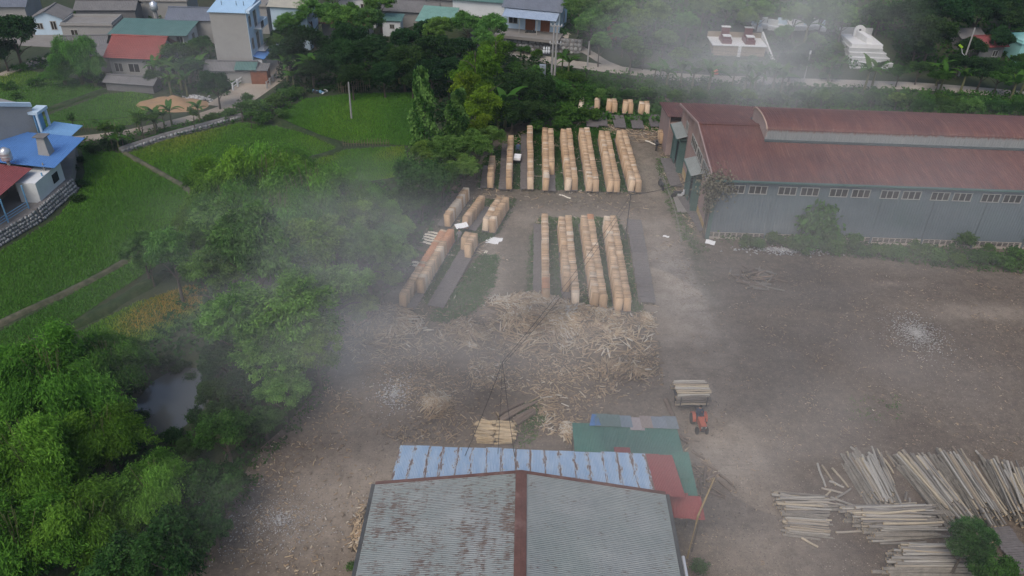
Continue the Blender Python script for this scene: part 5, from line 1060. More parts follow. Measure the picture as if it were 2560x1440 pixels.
# ================================================================== TRACTOR, TRAILER, PEOPLE, MOTORBIKES
m_orange = plain('tractor_orange', (.36, .085, .045), .45, .2, 3, (.20, .10, .07), .5); m_tyre = plain('tyre', (.022, .021, .02), .9, .2, 8); m_dark = plain('dark_metal', (.04, .042, .045), .6, .2, 4); m_rim = plain('rim', (.42, .36, .25), .6, .2, 4)
def wheel(parent, c, r_, wd, ax='x'):
    mb = MB().lathe([(r_ * .55, -wd / 2), (r_ * .93, -wd / 2), (r_, -wd * .3), (r_, wd * .3), (r_ * .93, wd / 2), (r_ * .55, wd / 2)], 16); w_ = mb.build('wheel', m_tyre, parent, True); w_.location = c; w_.rotation_euler = (0, math.pi / 2, 0) if ax == 'x' else (math.pi / 2, 0, 0)
    MB().lathe([(r_ * .12, -wd * .42), (r_ * .56, -wd * .36), (r_ * .56, wd * .36), (r_ * .12, wd * .42)], 12).build('rim', m_rim, w_); return w_
TP = G(1747, 1072); tr = thing('tractor', 'small orange tractor towing a log trailer across the yard', 'tractor', (TP[0] + .05, TP[1], 0), rad(4), None, (.74, .74, .80))
b = MB(); b.hexa([(-.26, -.95, .62), (.26, -.95, .62), (.30, .25, .62), (-.30, .25, .62)], [(-.24, -.93, 1.12), (.24, -.93, 1.12), (.30, .25, 1.20), (-.30, .25, 1.20)]); b.build('hood', m_orange, tr)
MB().b2(-.22, .22, -.985, -.955, .66, 1.06).build('grille', m_dark, tr); MB().b2(-.18, .18, -.9, 1.25, .42, .62).build('chassis', m_dark, tr)
for s in (-1, 1):
    MB().b2(s * .19 - .06, s * .19 + .06, -1.0, -.96, .92, 1.04).build('headlight', m_whframe, tr); wheel(tr, (s * .46, -.62, .33), .33, .20); wheel(tr, (s * .55, .82, .52), .52, .30)
    f = MB(); pr = [(.82 + .60 * math.cos(a), .54 + .60 * math.sin(a)) for a in np.linspace(.25, math.pi - .15, 8)]
    for (y0, z0), (y1, z1) in zip(pr[:-1], pr[1:]): f.hexa([(s * .38, y0, z0), (s * .70, y0, z0), (s * .70, y1, z1), (s * .38, y1, z1)], [(s * .38, y0, z0 + .03), (s * .70, y0, z0 + .03), (s * .70, y1, z1 + .03), (s * .38, y1, z1 + .03)])
    f.build('fender', m_orange, tr)
se = MB().b2(-.22, .22, .70, 1.10, .80, .90).build('seat', m_dark, tr); MB().b2(-.22, .22, 1.06, 1.14, .90, 1.22).build('seat_back', m_dark, se)
MB().tube([(0, .28, 1.15), (0, .42, 1.30)], .025, 6).tube([(.17 * math.cos(a), .43 + .05 * math.sin(a), 1.31 + .15 * math.sin(a)) for a in np.linspace(0, 6.283, 13)], .018, 5).build('steering_wheel', m_dark, tr); MB().tube([(.2, -.4, 1.15), (.2, -.4, 1.62)], .035, 7).build('exhaust', m_dark, tr)
TL = thing('trailer', 'flat log trailer hitched behind the orange tractor', 'trailer', (TP[0] - .30, TP[1] + 2.35, 0), rad(4))
MB().b2(-1.0, 1.0, -.8, .95, .62, .72).build('deck', m_dark, TL); MB().tube([(0.3, -1.75, .5), (.15, -.8, .60)], .05, 6).build('drawbar', m_dark, TL)
for s in (-1, 1):
    wheel(TL, (s * .85, .2, .36), .36, .2); MB().b2(s * .96, s * .90, -.85, -.79, .72, 1.5).build('stake', m_dark, TL); MB().b2(s * .96, s * .90, .95, 1.01, .72, 1.5).build('stake', m_dark, TL)
for k in range(6):
    for j in range(9 - k // 2):
        if k in (4, 2, 3, 1, 0) and 0 < j < 8 - k // 2: continue
        y = -.74 + j * .21 + .05 * k + U(-.02, .02); z = .82 + k * .165; c_, s_ = math.cos(rad(4)), math.sin(rad(4)); x0, x1 = -1.22 + U(-.12, .1), 1.18 + U(-.1, .12)
        Q = lambda x, yy: (TL.location[0] + x * c_ - yy * s_, TL.location[1] + x * s_ + yy * c_, z)
        log(Q(x0, y), Q(x1, y + U(-.03, .03)), U(.07, .105), 'pale log loaded crosswise on the trailer', 'logs on the trailer')
def person(label, loc, rz, pose, shirt, legs_, hat=None, s=1.0):
    """one skinned body; shirt and trousers are colours by height"""
    J = {'stand': [(0, 0, .92), (0, .02, 1.18), (0, .0, 1.42), (0, -.02, 1.52), (0, -.03, 1.64), (.10, 0, .88), (.12, -.04, .48), (.12, .02, .06), (.13, -.14, .03), (-.10, 0, .88), (-.12, .06, .48), (-.12, .08, .06), (-.13, -.08, .03), (.19, 0, 1.38), (.25, -.04, 1.12), (.22, -.24, .98), (.21, -.33, .96), (-.19, 0, 1.38), (-.25, -.04, 1.12), (-.22, -.24, .98), (-.21, -.33, .96)],
         'bend': [(0, .15, .88), (0, .0, 1.10), (0, -.18, 1.28), (0, -.27, 1.34), (0, -.36, 1.40), (.10, .15, .84), (.12, .02, .46), (.12, .08, .06), (.13, -.08, .03), (-.10, .15, .84), (-.12, .06, .46), (-.12, .12, .06), (-.13, -.04, .03), (.19, -.16, 1.25), (.24, -.30, 1.02), (.20, -.46, .90), (.18, -.54, .86), (-.19, -.16, 1.25), (-.24, -.30, 1.02), (-.20, -.46, .90), (-.18, -.54, .86)],
         'sit': [(0, .08, .10), (0, .06, .34), (0, .02, .56), (0, .0, .66), (0, -.02, .78), (.10, .04, .10), (.16, -.36, .14), (.18, -.42, -.28), (.19, -.54, -.32), (-.10, .04, .10), (-.16, -.36, .14), (-.18, -.42, -.28), (-.19, -.54, -.32), (.19, .02, .52), (.25, -.08, .30), (.18, -.34, .36), (.13, -.42, .40), (-.19, .02, .52), (-.25, -.08, .30), (-.18, -.34, .36), (-.13, -.42, .40)]}[pose]
    E_ = [(0, 1), (1, 2), (2, 3), (3, 4), (0, 5), (5, 6), (6, 7), (7, 8), (0, 9), (9, 10), (10, 11), (11, 12), (2, 13), (13, 14), (14, 15), (15, 16), (2, 17), (17, 18), (18, 19), (19, 20)]
    R_ = [.15, .14, .15, .06, .10, .095, .065, .045, .04, .095, .065, .045, .04, .065, .05, .038, .035, .065, .05, .038, .035]
    me = bpy.data.meshes.new('person'); me.from_pydata(J, E_, [])
    t = NT('clothes'); sp_ = t.n('SeparateXYZ'); t.l(t.coord('Object'), sp_.inputs[0]); hz = J[0][2]; hd = J[3][2] - .02
    c = t.ramp(t.math('DIVIDE', t.math('ADD', sp_.outputs[2], .4), 2.4), [((hz + .4) / 2.4, legs_), ((hz + .42) / 2.4, shirt), ((hd + .4) / 2.4, (.36, .20, .13))], 'CONSTANT'); m = t.surf(c, .9)
    me.materials.append(m); o = obj('person', me, None, loc, (0, 0, rz), (s, s, s)); sk = o.modifiers.new('Skin', 'SKIN'); 
    me.skin_vertices[0].data[0].use_root = True
    for i, q in enumerate(R_): me.skin_vertices[0].data[i].radius = (q, q * .85)
    ss = o.modifiers.new('Subsurf', 'SUBSURF'); ss.levels = 1; ss.render_levels = 2; tag(o, label, 'person')
    hc = J[4]; MB().lathe([(.11, 0), (.115, .03), (.09, .09), (.02, .12)] if not hat else [(.20, 0), (.19, .02), (.10, .05), (.09, .11), (.02, .13)], 12, (hc[0], hc[1], hc[2] + .02)).build('hair' if not hat else 'hat', plain('hat_' + str(len(MATS)), hat or (.02, .018, .016), .9), o); return o
person('person in dark blue driving the orange tractor', (tr.location[0] - .04, tr.location[1] + .62, .70), rad(4), 'sit', (.035, .05, .09), (.03, .035, .05))
PP = G(*Z5(562, 655)); person('person in grey handling a white sheet by the slanted rows', (PP[0], PP[1], 0), rad(-160), 'stand', (.20, .19, .19), (.10, .09, .09))
vs = veneer_sheet(1154, 588, 1.25, .62, .5, 'white sheet carried beside the slanted rows', m_sheet, .35, 1.05)
PH = G(1293, 408); ca = thing('handcart', 'white topped handcart between two veneer files', 'handcart', (PH[0], PH[1], 0), rad(85))
MB().b2(-.75, .75, -.42, .42, .55, .62).build('deck', m_dark, ca)
for i in range(5): MB().b2(-.62 + U(-.03, .03), .62, -.38, .38, .63 + i * .05, .675 + i * .05).build('veneer_sheet', m_sheet, ca)
for s in (-1, 1): wheel(ca, (-.1, s * .42, .30), .30, .06, 'y'); MB().tube([(.7, s * .35, .60), (1.5, s * .3, .85)], .025, 5).build('handle', m_dark, ca)
person('person in blue pushing the white handcart', (PH[0] + .05, PH[1] + 1.9, 0), 0, 'stand', (.07, .10, .16), (.04, .045, .06))
def motorbike(label, px, py, rz, body):
    P = hit(px, py); o = thing('motorbike', label, 'motorbike', P, rz)
    for x in (-.62, .62): wheel(o, (x, 0, .29), .29, .10, 'y')
    MB().hexa([(-.5, -.10, .55), (.15, -.10, .50), (.15, .10, .50), (-.5, .10, .55)], [(-.75, -.09, .82), (.20, -.11, .74), (.20, .11, .74), (-.75, .09, .82)]).build('seat', m_dark, o)
    MB().hexa([(-.15, -.11, .22), (.35, -.09, .25), (.35, .09, .25), (-.15, .11, .22)], [(-.2, -.09, .55), (.45, -.06, .60), (.45, .06, .60), (-.2, .09, .55)]).build('engine_body', body, o)
    MB().hexa([(.40, -.14, .35), (.52, -.12, .40), (.52, .12, .40), (.40, .14, .35)], [(.40, -.12, .86), (.50, -.10, .90), (.50, .10, .90), (.40, .12, .86)]).build('front_shield', body, o)
    MB().tube([(.60, .0, .29), (.46, 0, .98)], .03, 6).tube([(.40, -.34, 1.02), (.46, 0, .98), (.40, .34, 1.02)], .02, 5).build('handlebar', m_dark, o); MB().lathe([(.02, -.05), (.08, 0), (.02, .05)], 10, (.52, 0, .92)).build('headlight', m_whframe, o); return o
motorbike('black motorbike parked near the far hall door', 1640, 372, rad(80), m_dark); motorbike('motorbike with white panels parked by the near hall door', 1697, 494, rad(10), plain('bike_white', (.55, .55, .55), .4)); motorbike('motorbike parked in front of the grey porch house', 1326, 86, rad(5), m_dark); motorbike('dark motorbike lying by the rack kerb', 1652, 470, rad(100), m_dark)

# ================================================================== HOUSES
def wallm(n, c, d=None): return plain('wall_' + n, c, .85, .12, .9, d or tuple(x * .6 for x in c), .5)
m_cement, m_white, m_pblue, m_teal = wallm('cement', (.30, .29, .27)), wallm('white', (.60, .61, .60)), wallm('pale_blue', (.47, .58, .66)), wallm('teal', (.26, .50, .47))
m_wood = plain('door_wood', (.20, .075, .035), .6, .25, 3); m_tile = plain('red_tile', (.255, .075, .062), .7, .2, 1.5, (.16, .06, .05), .5); m_slate = plain('slate_roof', (.135, .15, .18), .7, .2, .9, (.10, .11, .12), .5)
m_fib = plain('fibre_sheet', (.155, .150, .145), .9, .25, .9, (.09, .085, .08), .6); m_ggreen = plain('green_roof', (.085, .165, .145), .55, .15, .6, (.12, .17, .15), .5); m_brr = plain('bright_blue_roof', (.085, .20, .44), .5, .12, .6, (.07, .15, .32), .5); m_lblue = plain('light_blue_roof', (.36, .52, .66), .5, .1, .6)
m_dred = plain('dull_red_roof', (.22, .062, .062), .6, .2, .7, (.15, .05, .05), .5); m_bluewin = plain('blue_paint', (.16, .33, .50), .6, .15, 2); m_conc = MATS['concrete']
def opening(root, side, u, z, w_, h_, half, name='window', frame=m_whframe, pane=m_glass, bars=1):
    """window or door set on the wall plane of its house; side f/b/l/r"""
    hw, hd = half; e = .05
    def bx(mb, u0, u1, d0, d1, z0, z1):
        if side == 'f': mb.b2(u0, u1, -hd - d1, -hd - d0, z0, z1)
        elif side == 'b': mb.b2(u0, u1, hd + d0, hd + d1, z0, z1)
        elif side == 'r': mb.b2(hw + d0, hw + d1, u0, u1, z0, z1)
        else: mb.b2(-hw - d1, -hw - d0, u0, u1, z0, z1)
        return mb
    mb = MB(); bx(mb, u - w_ / 2 - .08, u + w_ / 2 + .08, .003, e, z - .08, z); bx(mb, u - w_ / 2 - .08, u + w_ / 2 + .08, .003, e, z + h_, z + h_ + .08)
    for k in range(bars + 2):
        x = u - w_ / 2 + w_ * k / (bars + 1); bx(mb, x - .04, x + .04, .004, e - .005, z, z + h_)
    o = mb.build(name, frame, root); mb = MB(); bx(mb, u - w_ / 2, u + w_ / 2, .006, .022, z + .002, z + h_ - .002); mb.build('pane' if name == 'window' else 'panel', pane, o); return o
def house(name, label, cx, cy, rz, w_, d_, hw, roof, rise, over, wm, rm, z0=0.0, wins=(), doors=(), pitch=.25, cat='house', ridge='x', overf=None, flatrise=.3):
    root = thing(name, label, cat, (cx, cy, z0), rz); a, b = w_ / 2, d_ / 2; overf = over if overf is None else overf
    mb = MB().b2(-a, a, -b, b, -.6, hw)
    if roof == 'gable' and ridge == 'x':
        for s in (-1, 1): mb.add([(s * a, -b, hw), (s * a, b, hw), (s * a, 0, hw + rise), (s * (a - .15), -b, hw), (s * (a - .15), b, hw), (s * (a - .15), 0, hw + rise)], [(0, 1, 2), (3, 5, 4), (0, 2, 5, 3), (1, 4, 5, 2)])
    if roof == 'gable' and ridge == 'y':
        for s in (-1, 1): mb.add([(-a, s * b, hw), (a, s * b, hw), (0, s * b, hw + rise), (-a, s * (b - .15), hw), (a, s * (b - .15), hw), (0, s * (b - .15), hw + rise)], [(0, 1, 2), (3, 5, 4), (0, 2, 5, 3), (1, 4, 5, 2)])
    mb.build('wall', wm, root)
    if roof == 'gable':
        k = rise / b if ridge == 'x' else rise / a
        for s in (-1, 1):
            if ridge == 'x':
                oo = overf if s < 0 else over; MB().corr((-a - over, 0, hw + rise + .08), (0, s * (b + oo), -k * (b + oo)), (w_ + 2 * over, 0, 0), pitch, .02, .05).build('roof', rm, root)
            else: MB().corr((0, -b - over, hw + rise + .08), (s * (a + over), 0, -k * (a + over)), (0, d_ + 2 * over, 0), pitch, .02, .05).build('roof', rm, root)
        if ridge == 'x': MB().b2(-a - over, a + over, -.16, .16, hw + rise + .07, hw + rise + .15).build('ridge_cap', rm, root)
        else: MB().b2(-.16, .16, -b - over, b + over, hw + rise + .07, hw + rise + .15).build('ridge_cap', rm, root)
    elif roof == 'shed':
        MB().corr((-a - over, -b - overf, hw + .08), (0, d_ + over + overf, rise), (w_ + 2 * over, 0, 0), pitch, .02, .05).build('roof', rm, root)
        mb = MB()
        for s in (-1, 1): mb.add([(s * a, -b, hw), (s * a, b, hw), (s * a, b, hw + rise * .85), (s * (a - .15), -b, hw), (s * (a - .15), b, hw), (s * (a - .15), b, hw + rise * .85)], [(0, 1, 2), (3, 5, 4), (0, 2, 5, 3), (1, 4, 5, 2)])
        mb.b2(-a, a, b - .15, b, hw, hw + rise * .85); mb.build('gable_wall', wm, root)
    else:
        MB().b2(-a - over, a + over, -b - over, b + over, hw, hw + .14).build('roof_slab', rm, root)
        MB().b2(-a, a, -b, -b + .12, hw + .14, hw + .14 + flatrise).b2(-a, a, b - .12, b, hw + .14, hw + .14 + flatrise).b2(-a, -a + .12, -b + .12, b - .12, hw + .14, hw + .14 + flatrise).b2(a - .12, a, -b + .12, b - .12, hw + .14, hw + .14 + flatrise).build('parapet', wm, root)
    for s, u, z, ww, hh in wins: opening(root, s, u, z, ww, hh, (a, b))
    for s, u, ww, hh in doors: opening(root, s, u, 0.02, ww, hh, (a, b), 'door', m_wood, m_wood, 1)
    return root
# --- tower house
T = house('tower_house', 'tall narrow three storey house with pale blue front and metal roof', -39.4, 111.2, rad(0), 4.9, 5.6, 8.6, 'shed', .75, .22, m_cement, m_lblue, wins=(), doors=(('r', 1.3, 1.4, 2.3),))
MB().b2(2.452, 2.50, -2.8, 2.8, -.5, 9.0).build('front_skin', m_pblue, T)
for z in (3.6, 6.6): opening(T, 'r', -1.75, z, .8, 1.35, (2.50, 2.8)); opening(T, 'r', .55, z - .6, 1.0, 2.2, (2.50, 2.8), 'door', m_whframe, m_glass)
for i, z in enumerate((2.95, 5.95)):
    b = MB().b2(2.5, 3.6, -.35, 2.7, z - .14, z).build('balcony', m_white, T)
    if i: MB().b2(3.48, 3.6, .9, 2.7, z, z + .85).b2(2.5, 3.6, 2.6, 2.7, z, z + .85).build('parapet', m_pblue, b)
    for k in range(9): MB().b2(3.52, 3.56, -.33 + k * (.37 if not i else .14), -.29 + k * (.37 if not i else .14), z, z + .82).build('baluster', m_dark, b)
    MB().b2(3.51, 3.57, -.35, 2.65 if not i else .9, z + .82, z + .87).build('rail', m_dark, b)
MB().b2(2.5, 2.62, 1.2, 1.32, 3, 8.6).b2(2.5, 2.62, 2.7, 2.82, 3, 8.6).build('pilaster', m_white, T); MB().b2(2.45, 3.0, -2.8, 2.8, 8.55, 8.95).build('cornice', m_pblue, T)
MB().corr((2.5, -2.6, 2.75), (1.5, 0, -.35), (0, 5.3, 0), .2, .02, .04).build('porch_roof', m_brr, T); MB().b2(2.52, 3.6, -2.3, -.4, 0, 2.2).build('porch_wall', m_white, T)
for x in (-1.4, .6, 1.6): MB().tube([(x, -.5, 9.0), (x, -.5, 9.55)], .04, 5).build('vent_pipe', m_dark, T)
sh_ = house('lean_shed', 'low shed with green and grey sheets before the tower house', -39.2, 106.6, rad(4), 6.4, 2.8, 1.9, 'gable', .7, .35, m_cement, m_fib, cat='shed', pitch=.2)
MB().corr((.6, -1.9, 2.05), (0, 1.9, .62), (2.9, 0, 0), .2, .02, .03).build('roof_sheet', m_ggreen, sh_)
house('brown_hut', 'tiny rust brown hut beside the bridge', -35.4, 106.2, rad(5), 2.2, 2.0, 1.9, 'shed', .3, .2, plain('rust_board', (.20, .075, .035), .85, .3, 2), m_fib, cat='hut')
# --- red tiled house
H2 = house('tiled_house', 'low house with red tiled gable roof and pale walls', -52.2, 109.0, rad(-1.5), 6.8, 6.2, 2.7, 'none', .1, .05, m_cement, m_fib, wins=(('f', -2.3, .9, 1.1, 1.1), ('f', -.2, .9, 1.5, 1.1), ('f', 2.1, .9, 1.0, 1.1)), doors=())
for s in (-1, 1):
    n = 13
    for i in range(n):
        y0, y1 = s * 3.75 * i / n, s * 3.75 * (i + 1) / n; z0, z1 = 4.85 - 1.95 * i / n, 4.85 - 1.95 * (i + 1) / n
        MB().corr((-3.85, y0, z0 + .02), (0, (y1 - y0) * 1.12, (z1 - z0) * 1.12 + .05), (7.7, 0, 0), .22, .02, .04).build('tile_course', m_tile, H2)
MB().tube([(-3.9, 0, 4.92), (3.9, 0, 4.92)], .12, 7).build('ridge_tiles', m_tile, H2)
for s in (-1, 1): MB().add([(s * 3.38, -3.05, 2.7), (s * 3.38, 3.05, 2.7), (s * 3.38, 0, 4.6), (s * 3.2, -3.05, 2.7), (s * 3.2, 3.05, 2.7), (s * 3.2, 0, 4.6)], [(0, 1, 2), (3, 5, 4), (0, 2, 5, 3), (1, 4, 5, 2)]).build('gable_wall', m_cement, H2)
house('lean_shed', 'small grey annex at the left of the red tiled house', -57.6, 109.6, rad(-2), 3.2, 3.5, 2.3, 'shed', .5, .25, m_fib, m_fib, cat='shed')
house('lean_shed', 'dark low shed below the red tiled house', -51.0, 101.8, rad(-6), 6.5, 2.2, 1.2, 'gable', .5, .3, m_fib, m_fib, cat='shed')
# --- green roofed veranda house with slate block behind
H3 = house('veranda_house', 'long house with green sheet veranda roof and white wall', -54.6, 120.0, rad(2), 10.4, 4.0, 2.9, 'shed', .55, .5, m_white, m_ggreen, wins=(('f', -4, 1, 1.0, 1.2), ('f', 3.9, 1, 1.0, 1.2), ('r', 0, 1, 1.0, 1.2)), doors=(('f', -1.6, 1.3, 2.2), ('f', 1.6, 1.3, 2.2)), overf=2.1)
for x in (-5, -2.5, 0, 2.5, 5): MB().tube([(x, -3.7, 0), (x, -3.7, 2.72)], .06, 6).build('post', m_white, H3)
for i in range(12): MB().b2(-4.95 + i * .2, -4.80 + i * .2, -3.62, -3.58, .9, 1.7 + .1 * (i % 3)).build('hanging_cloth', [m_white, m_bluewin, m_dred, m_dark][i % 4], H3)
house('slate_house', 'grey slate roofed block behind the veranda house', -50.6, 124.8, rad(2), 6.6, 4.6, 3.6, 'gable', 1.1, .35, m_cement, m_slate)
wt = thing('water_tank', 'round steel water tank behind the veranda house', 'water tank', (-56.3, 124.2, 0)); MB().tube([(0, 0, 0), (0, 0, 4.2)], .3, 6).build('stand', m_cement, wt); MB().lathe([(.1, 4.2), (.55, 4.3), (.58, 4.8), (.55, 5.4), (.2, 5.6), (.12, 5.7)], 14).build('tank', plain('steel', (.55, .56, .57), .3, .1, 2, metal=.6), wt, True)
# --- grey village corner
house('white_house', 'small white gabled house in the grey village corner', -73.6, 126.2, rad(8), 4.6, 4.6, 2.6, 'gable', 1.0, .35, m_pblue, m_fib, wins=(('f', -1.2, 1.0, .8, .8), ('f', .8, .9, .8, 1.2)), ridge='y')
house('flat_house', 'unfinished flat roofed concrete building with stubby posts', -66.5, 124.4, rad(6), 7.5, 5.0, 2.2, 'flat', 0, .15, m_cement, m_conc, flatrise=.35, wins=(('f', -2, .7, 1.0, .9),))
house('long_shed', 'long grey sheet shed beside the concrete building', -67.0, 131.5, rad(8), 9, 4.0, 2.7, 'gable', .9, .3, m_fib, m_fib, cat='shed')
house('grey_house', 'grey gabled house at the top left corner', -84.0, 130.2, rad(10), 10, 7, 3.4, 'gable', 1.8, .4, m_cement, m_slate, wins=(('f', 2.5, 1, 1, 1.1),))
house('flat_house', 'grey flat roofed building at the top left', -62.0, 138.0, rad(5), 12, 6, 2.8, 'flat', 0, .2, m_cement, m_conc)
house('long_shed', 'low dark sheet shed left of the veranda house', -63.5, 115.6, rad(12), 6, 4.2, 1.9, 'gable', .7, .3, m_fib, m_fib, cat='shed')
house('grey_house', 'concrete house with dark columns behind the slate block', -44.5, 131.5, rad(2), 8, 6, 4.2, 'flat', 0, .2, m_cement, m_conc, wins=(('f', -2, 1, 1.2, 1.4), ('f', 2, 1, 1.2, 1.4)))
house('cream_house', 'house with cream hipped sheet roof behind the tower', -34.6, 123.5, rad(-4), 5.5, 5, 6.4, 'gable', .9, .4, m_pblue, plain('cream_roof', (.36, .34, .28), .7, .12, 1))
house('red_roof_house', 'house with dull red roof right of the tower house', -27.5, 128.0, rad(-3), 7, 5, 3.0, 'gable', 1.1, .4, m_cement, m_dred, wins=(('f', 0, 1, 1.2, 1.1),))
house('white_house', 'white house front among trees at the top', -27.0, 136.5, rad(-3), 6, 5, 4.6, 'flat', 0, .2, m_white, m_conc, wins=(('f', -1.2, 2.6, 1.0, 1.2), ('f', 1.2, 2.6, 1.0, 1.2)))
cyd = MB().prism([(-80, 118.5), (-63, 117.5), (-62, 123), (-70, 128.5), (-80, 128)], 0, .06).build('concrete_yard', m_conc); cyd['kind'] = 'structure'
# --- top middle
house('white_hut', 'small white hut with green roof among the trees', -20.8, 130.8, rad(-2), 2.9, 2.6, 2.5, 'shed', .35, .3, m_white, m_ggreen, cat='hut', wins=(('f', .1, 1.3, .7, .6),))
house('fibre_house', 'long dark tiled roof behind the white hut', -18.5, 137.5, rad(-4), 9, 5, 2.7, 'gable', 1.1, .4, m_cement, m_fib)
house('green_house', 'faded green sheet roof sloping toward the trees', -13.6, 131.8, rad(-8), 5.2, 5.2, 2.6, 'shed', 1.0, .4, m_cement, plain('faded_green', (.16, .29, .24), .6, .2, .7, (.22, .32, .28), .5), z0=.0)
house('fibre_house', 'dark tile roof above the faded green roof', -11.6, 139.2, rad(-6), 8, 5, 4.4, 'gable', 1.1, .4, m_cement, m_fib)
house('green_house', 'wide green roof left of the porch house', -5.8, 137.4, rad(-8), 10.5, 6, 5.0, 'gable', 1.3, .5, m_white, m_ggreen, doors=(('f', 0, 1.2, 2.2),))
H7 = house('porch_house', 'grey blue roofed house with open porch above the terrace wall', 2.3, 130.4, rad(-13), 9.0, 6.0, 3.4, 'gable', 1.7, .35, m_pblue, m_slate, z0=2.3, wins=(('f', -3, .9, 1.4, 1.2), ('r', .4, .9, .5, 1.7)), doors=(('f', -.2, 1.5, 2.3), ('f', 2.2, 1.4, 2.3)))
MB().corr((-4.2, -3.0, 3.15), (0, -2.7, -.62), (8.6, 0, 0), .25, .02, .04).build('porch_roof', plain('awning', (.30, .36, .44), .5, .12, .8), H7)
for x in (-4, -1.4, 1.4, 4.2): MB().tube([(x, -5.5, 0), (x, -5.5, 2.55)], .05, 6).build('post', m_whframe, H7)
MB().b2(-5, 5.2, -7.2, -3.02, -.4, .06).build('porch_floor', m_conc, H7)
# --- right edge
P = hit(2462, 150); house('red_hut', 'hut with red sheet roof on the wooded slope', P[0], P[1] + 1.5, rad(12), 4.2, 3.6, 2.6, 'gable', .9, .5, m_fib, m_dred, z0=P[2] - .2, cat='hut', wins=(('f', .8, .9, .9, .8),))
P = hit(2425, 130); house('grey_hut', 'dark grey hut left of the red hut', P[0] - .5, P[1] + 2.0, rad(12), 4.0, 3.6, 2.4, 'gable', .8, .3, m_fib, m_fib, z0=P[2] - .2, cat='hut')
P = hit(2548, 158); house('teal_house', 'turquoise painted house cut by the right picture edge', P[0] + 1.2, P[1] + 2.5, rad(12), 5.0, 4.5, 3.2, 'flat', 0, .2, m_teal, m_teal, z0=P[2] - .2, wins=(('f', -.6, 1.2, 1.2, 1.1),))
# --- blue roofed house, left edge
H5 = thing('blue_roof_house', 'grey walled house with bright blue sheet roofs and paved terrace', 'house', (-50, 74, 0))
def h5(name, mb, m, parent=H5):
    for i, q in enumerate(mb.V): mb.V[i] = (q[0] + 50, q[1] - 74, q[2])
    return mb.build(name, m, parent)
h5('terrace', MB().prism([(-62, 59), (-46.9, 59), (-45.6, 65.8), (-45.2, 72.6), (-48.4, 80.5), (-62, 81)], -.3, 1.15), m_conc)
h5('wall', MB().hexa([(-54.6, 70.4, 1.1), (-50.0, 77.4, 1.1), (-57, 82, 1.1), (-63, 75, 1.1)], [(-54.6, 70.4, 9.6), (-50.0, 77.4, 7.0), (-57, 82, 6.0), (-63, 75, 8.6)]), m_cement); h5('verge_trim', MB().hexa([(-54.6, 70.25, 9.45), (-49.85, 77.35, 6.85), (-50.1, 77.6, 6.85), (-54.9, 70.5, 9.45)], [(-54.6, 70.25, 9.85), (-49.85, 77.35, 7.25), (-50.1, 77.6, 7.25), (-54.9, 70.5, 9.85)]), m_pblue)
b = h5('bay', MB().b2(-50.4, -49.4, 77.0, 78.9, 3.7, 3.9).b2(-49.6, -49.4, 77.0, 77.2, 3.9, 6.1).b2(-49.6, -49.4, 78.7, 78.9, 3.9, 6.1).b2(-50.4, -49.3, 76.95, 79.0, 6.1, 6.4), m_pblue); h5('pane', MB().b2(-50.0, -49.9, 77.2, 78.7, 3.9, 6.1), m_bluewin, b)
for i in range(8):
    x0 = -54 + i * 1.15; h5('roof_sheet', MB().corr((x0, 69.9, 4.35 - i * .085 + .012 * (i % 2)), (0, 6.6 + U(-.1, .1), .35), (1.18, 0, -.085), .2, .015, .03), m_brr)
h5('awning_sheet', MB().corr((-49.5, 76.8, 4.25), (0, 2.9, .1), (3.0, 0, -.35), .2, .015, .03), plain('mid_blue_roof', (.17, .33, .54), .5, .1, .6))
for x in (-53.5, -51, -48.6, -46.0): h5('post', MB().tube([(x, 70.2, 1.15), (x, 70.2, 4.0)], .07, 6), m_cement)
for i in range(8): h5('roof_sheet', MB().corr((-56.5 + i * 1.22, 60.5, 4.75 - i * .145 + .012 * (i % 2)), (0, 9.0, .15), (1.26, 0, -.145), .2, .015, .03), m_dred)
h5('wall', MB().b2(-60, -49.5, 61.5, 69, 1.15, 3.7), plain('wall_ochre', (.27, .22, .16), .9, .2, 1)); h5('door', MB().b2(-49.5, -49.42, 63.0, 64.3, 1.15, 3.2), m_wood)
for i, y in enumerate((60.6, 63.4, 66.2, 69.0)): h5('post', MB().tube([(-46.9 + i * .42, y, 1.15), (-46.9 + i * .42, y, 3.55)], .07, 6), m_bluewin)
for z in (1.5, 1.75, 2.0): h5('rail', MB().tube([(-47.3, 59.2, z), (-45.9, 66.0, z)], .03, 5), m_bluewin)
h5('room', MB().b2(-47.4, -45.5, 67.4, 72.2, .6, 3.2), m_white); h5('room_window', MB().b2(-45.5, -45.44, 70.2, 71.2, 1.8, 2.7), m_dkgap)
c = h5('chimney', MB().hexa([(-47.4, 72.0, 3.4), (-46.2, 72.0, 3.4), (-46.2, 73.2, 3.4), (-47.4, 73.2, 3.4)], [(-47.15, 72.2, 5.7), (-46.45, 72.2, 5.7), (-46.45, 72.9, 5.7), (-47.15, 72.9, 5.7)]), m_cement); h5('cap', MB().b2(-47.4, -46.2, 72.0, 73.1, 5.78, 5.86).b2(-47.1, -47.0, 72.3, 72.4, 5.7, 5.78).b2(-46.6, -46.5, 72.7, 72.8, 5.7, 5.78), m_fib, c)
wt = thing('water_tank', 'banded steel water tank above the blue roof', 'water tank', (-48.9, 69.6, 0)); MB().tube([(0, 0, 0), (0, 0, 4.5)], .16, 8).build('stand', m_cement, wt)
MB().lathe([(.1, 4.5), (.5, 4.55), (.53, 4.7), (.50, 4.75), (.53, 4.8), (.53, 5.0), (.50, 5.05), (.53, 5.1), (.53, 5.3), (.5, 5.35), (.52, 5.5), (.25, 5.68), (.2, 5.75)], 16).build('tank', MATS['steel'], wt, True)
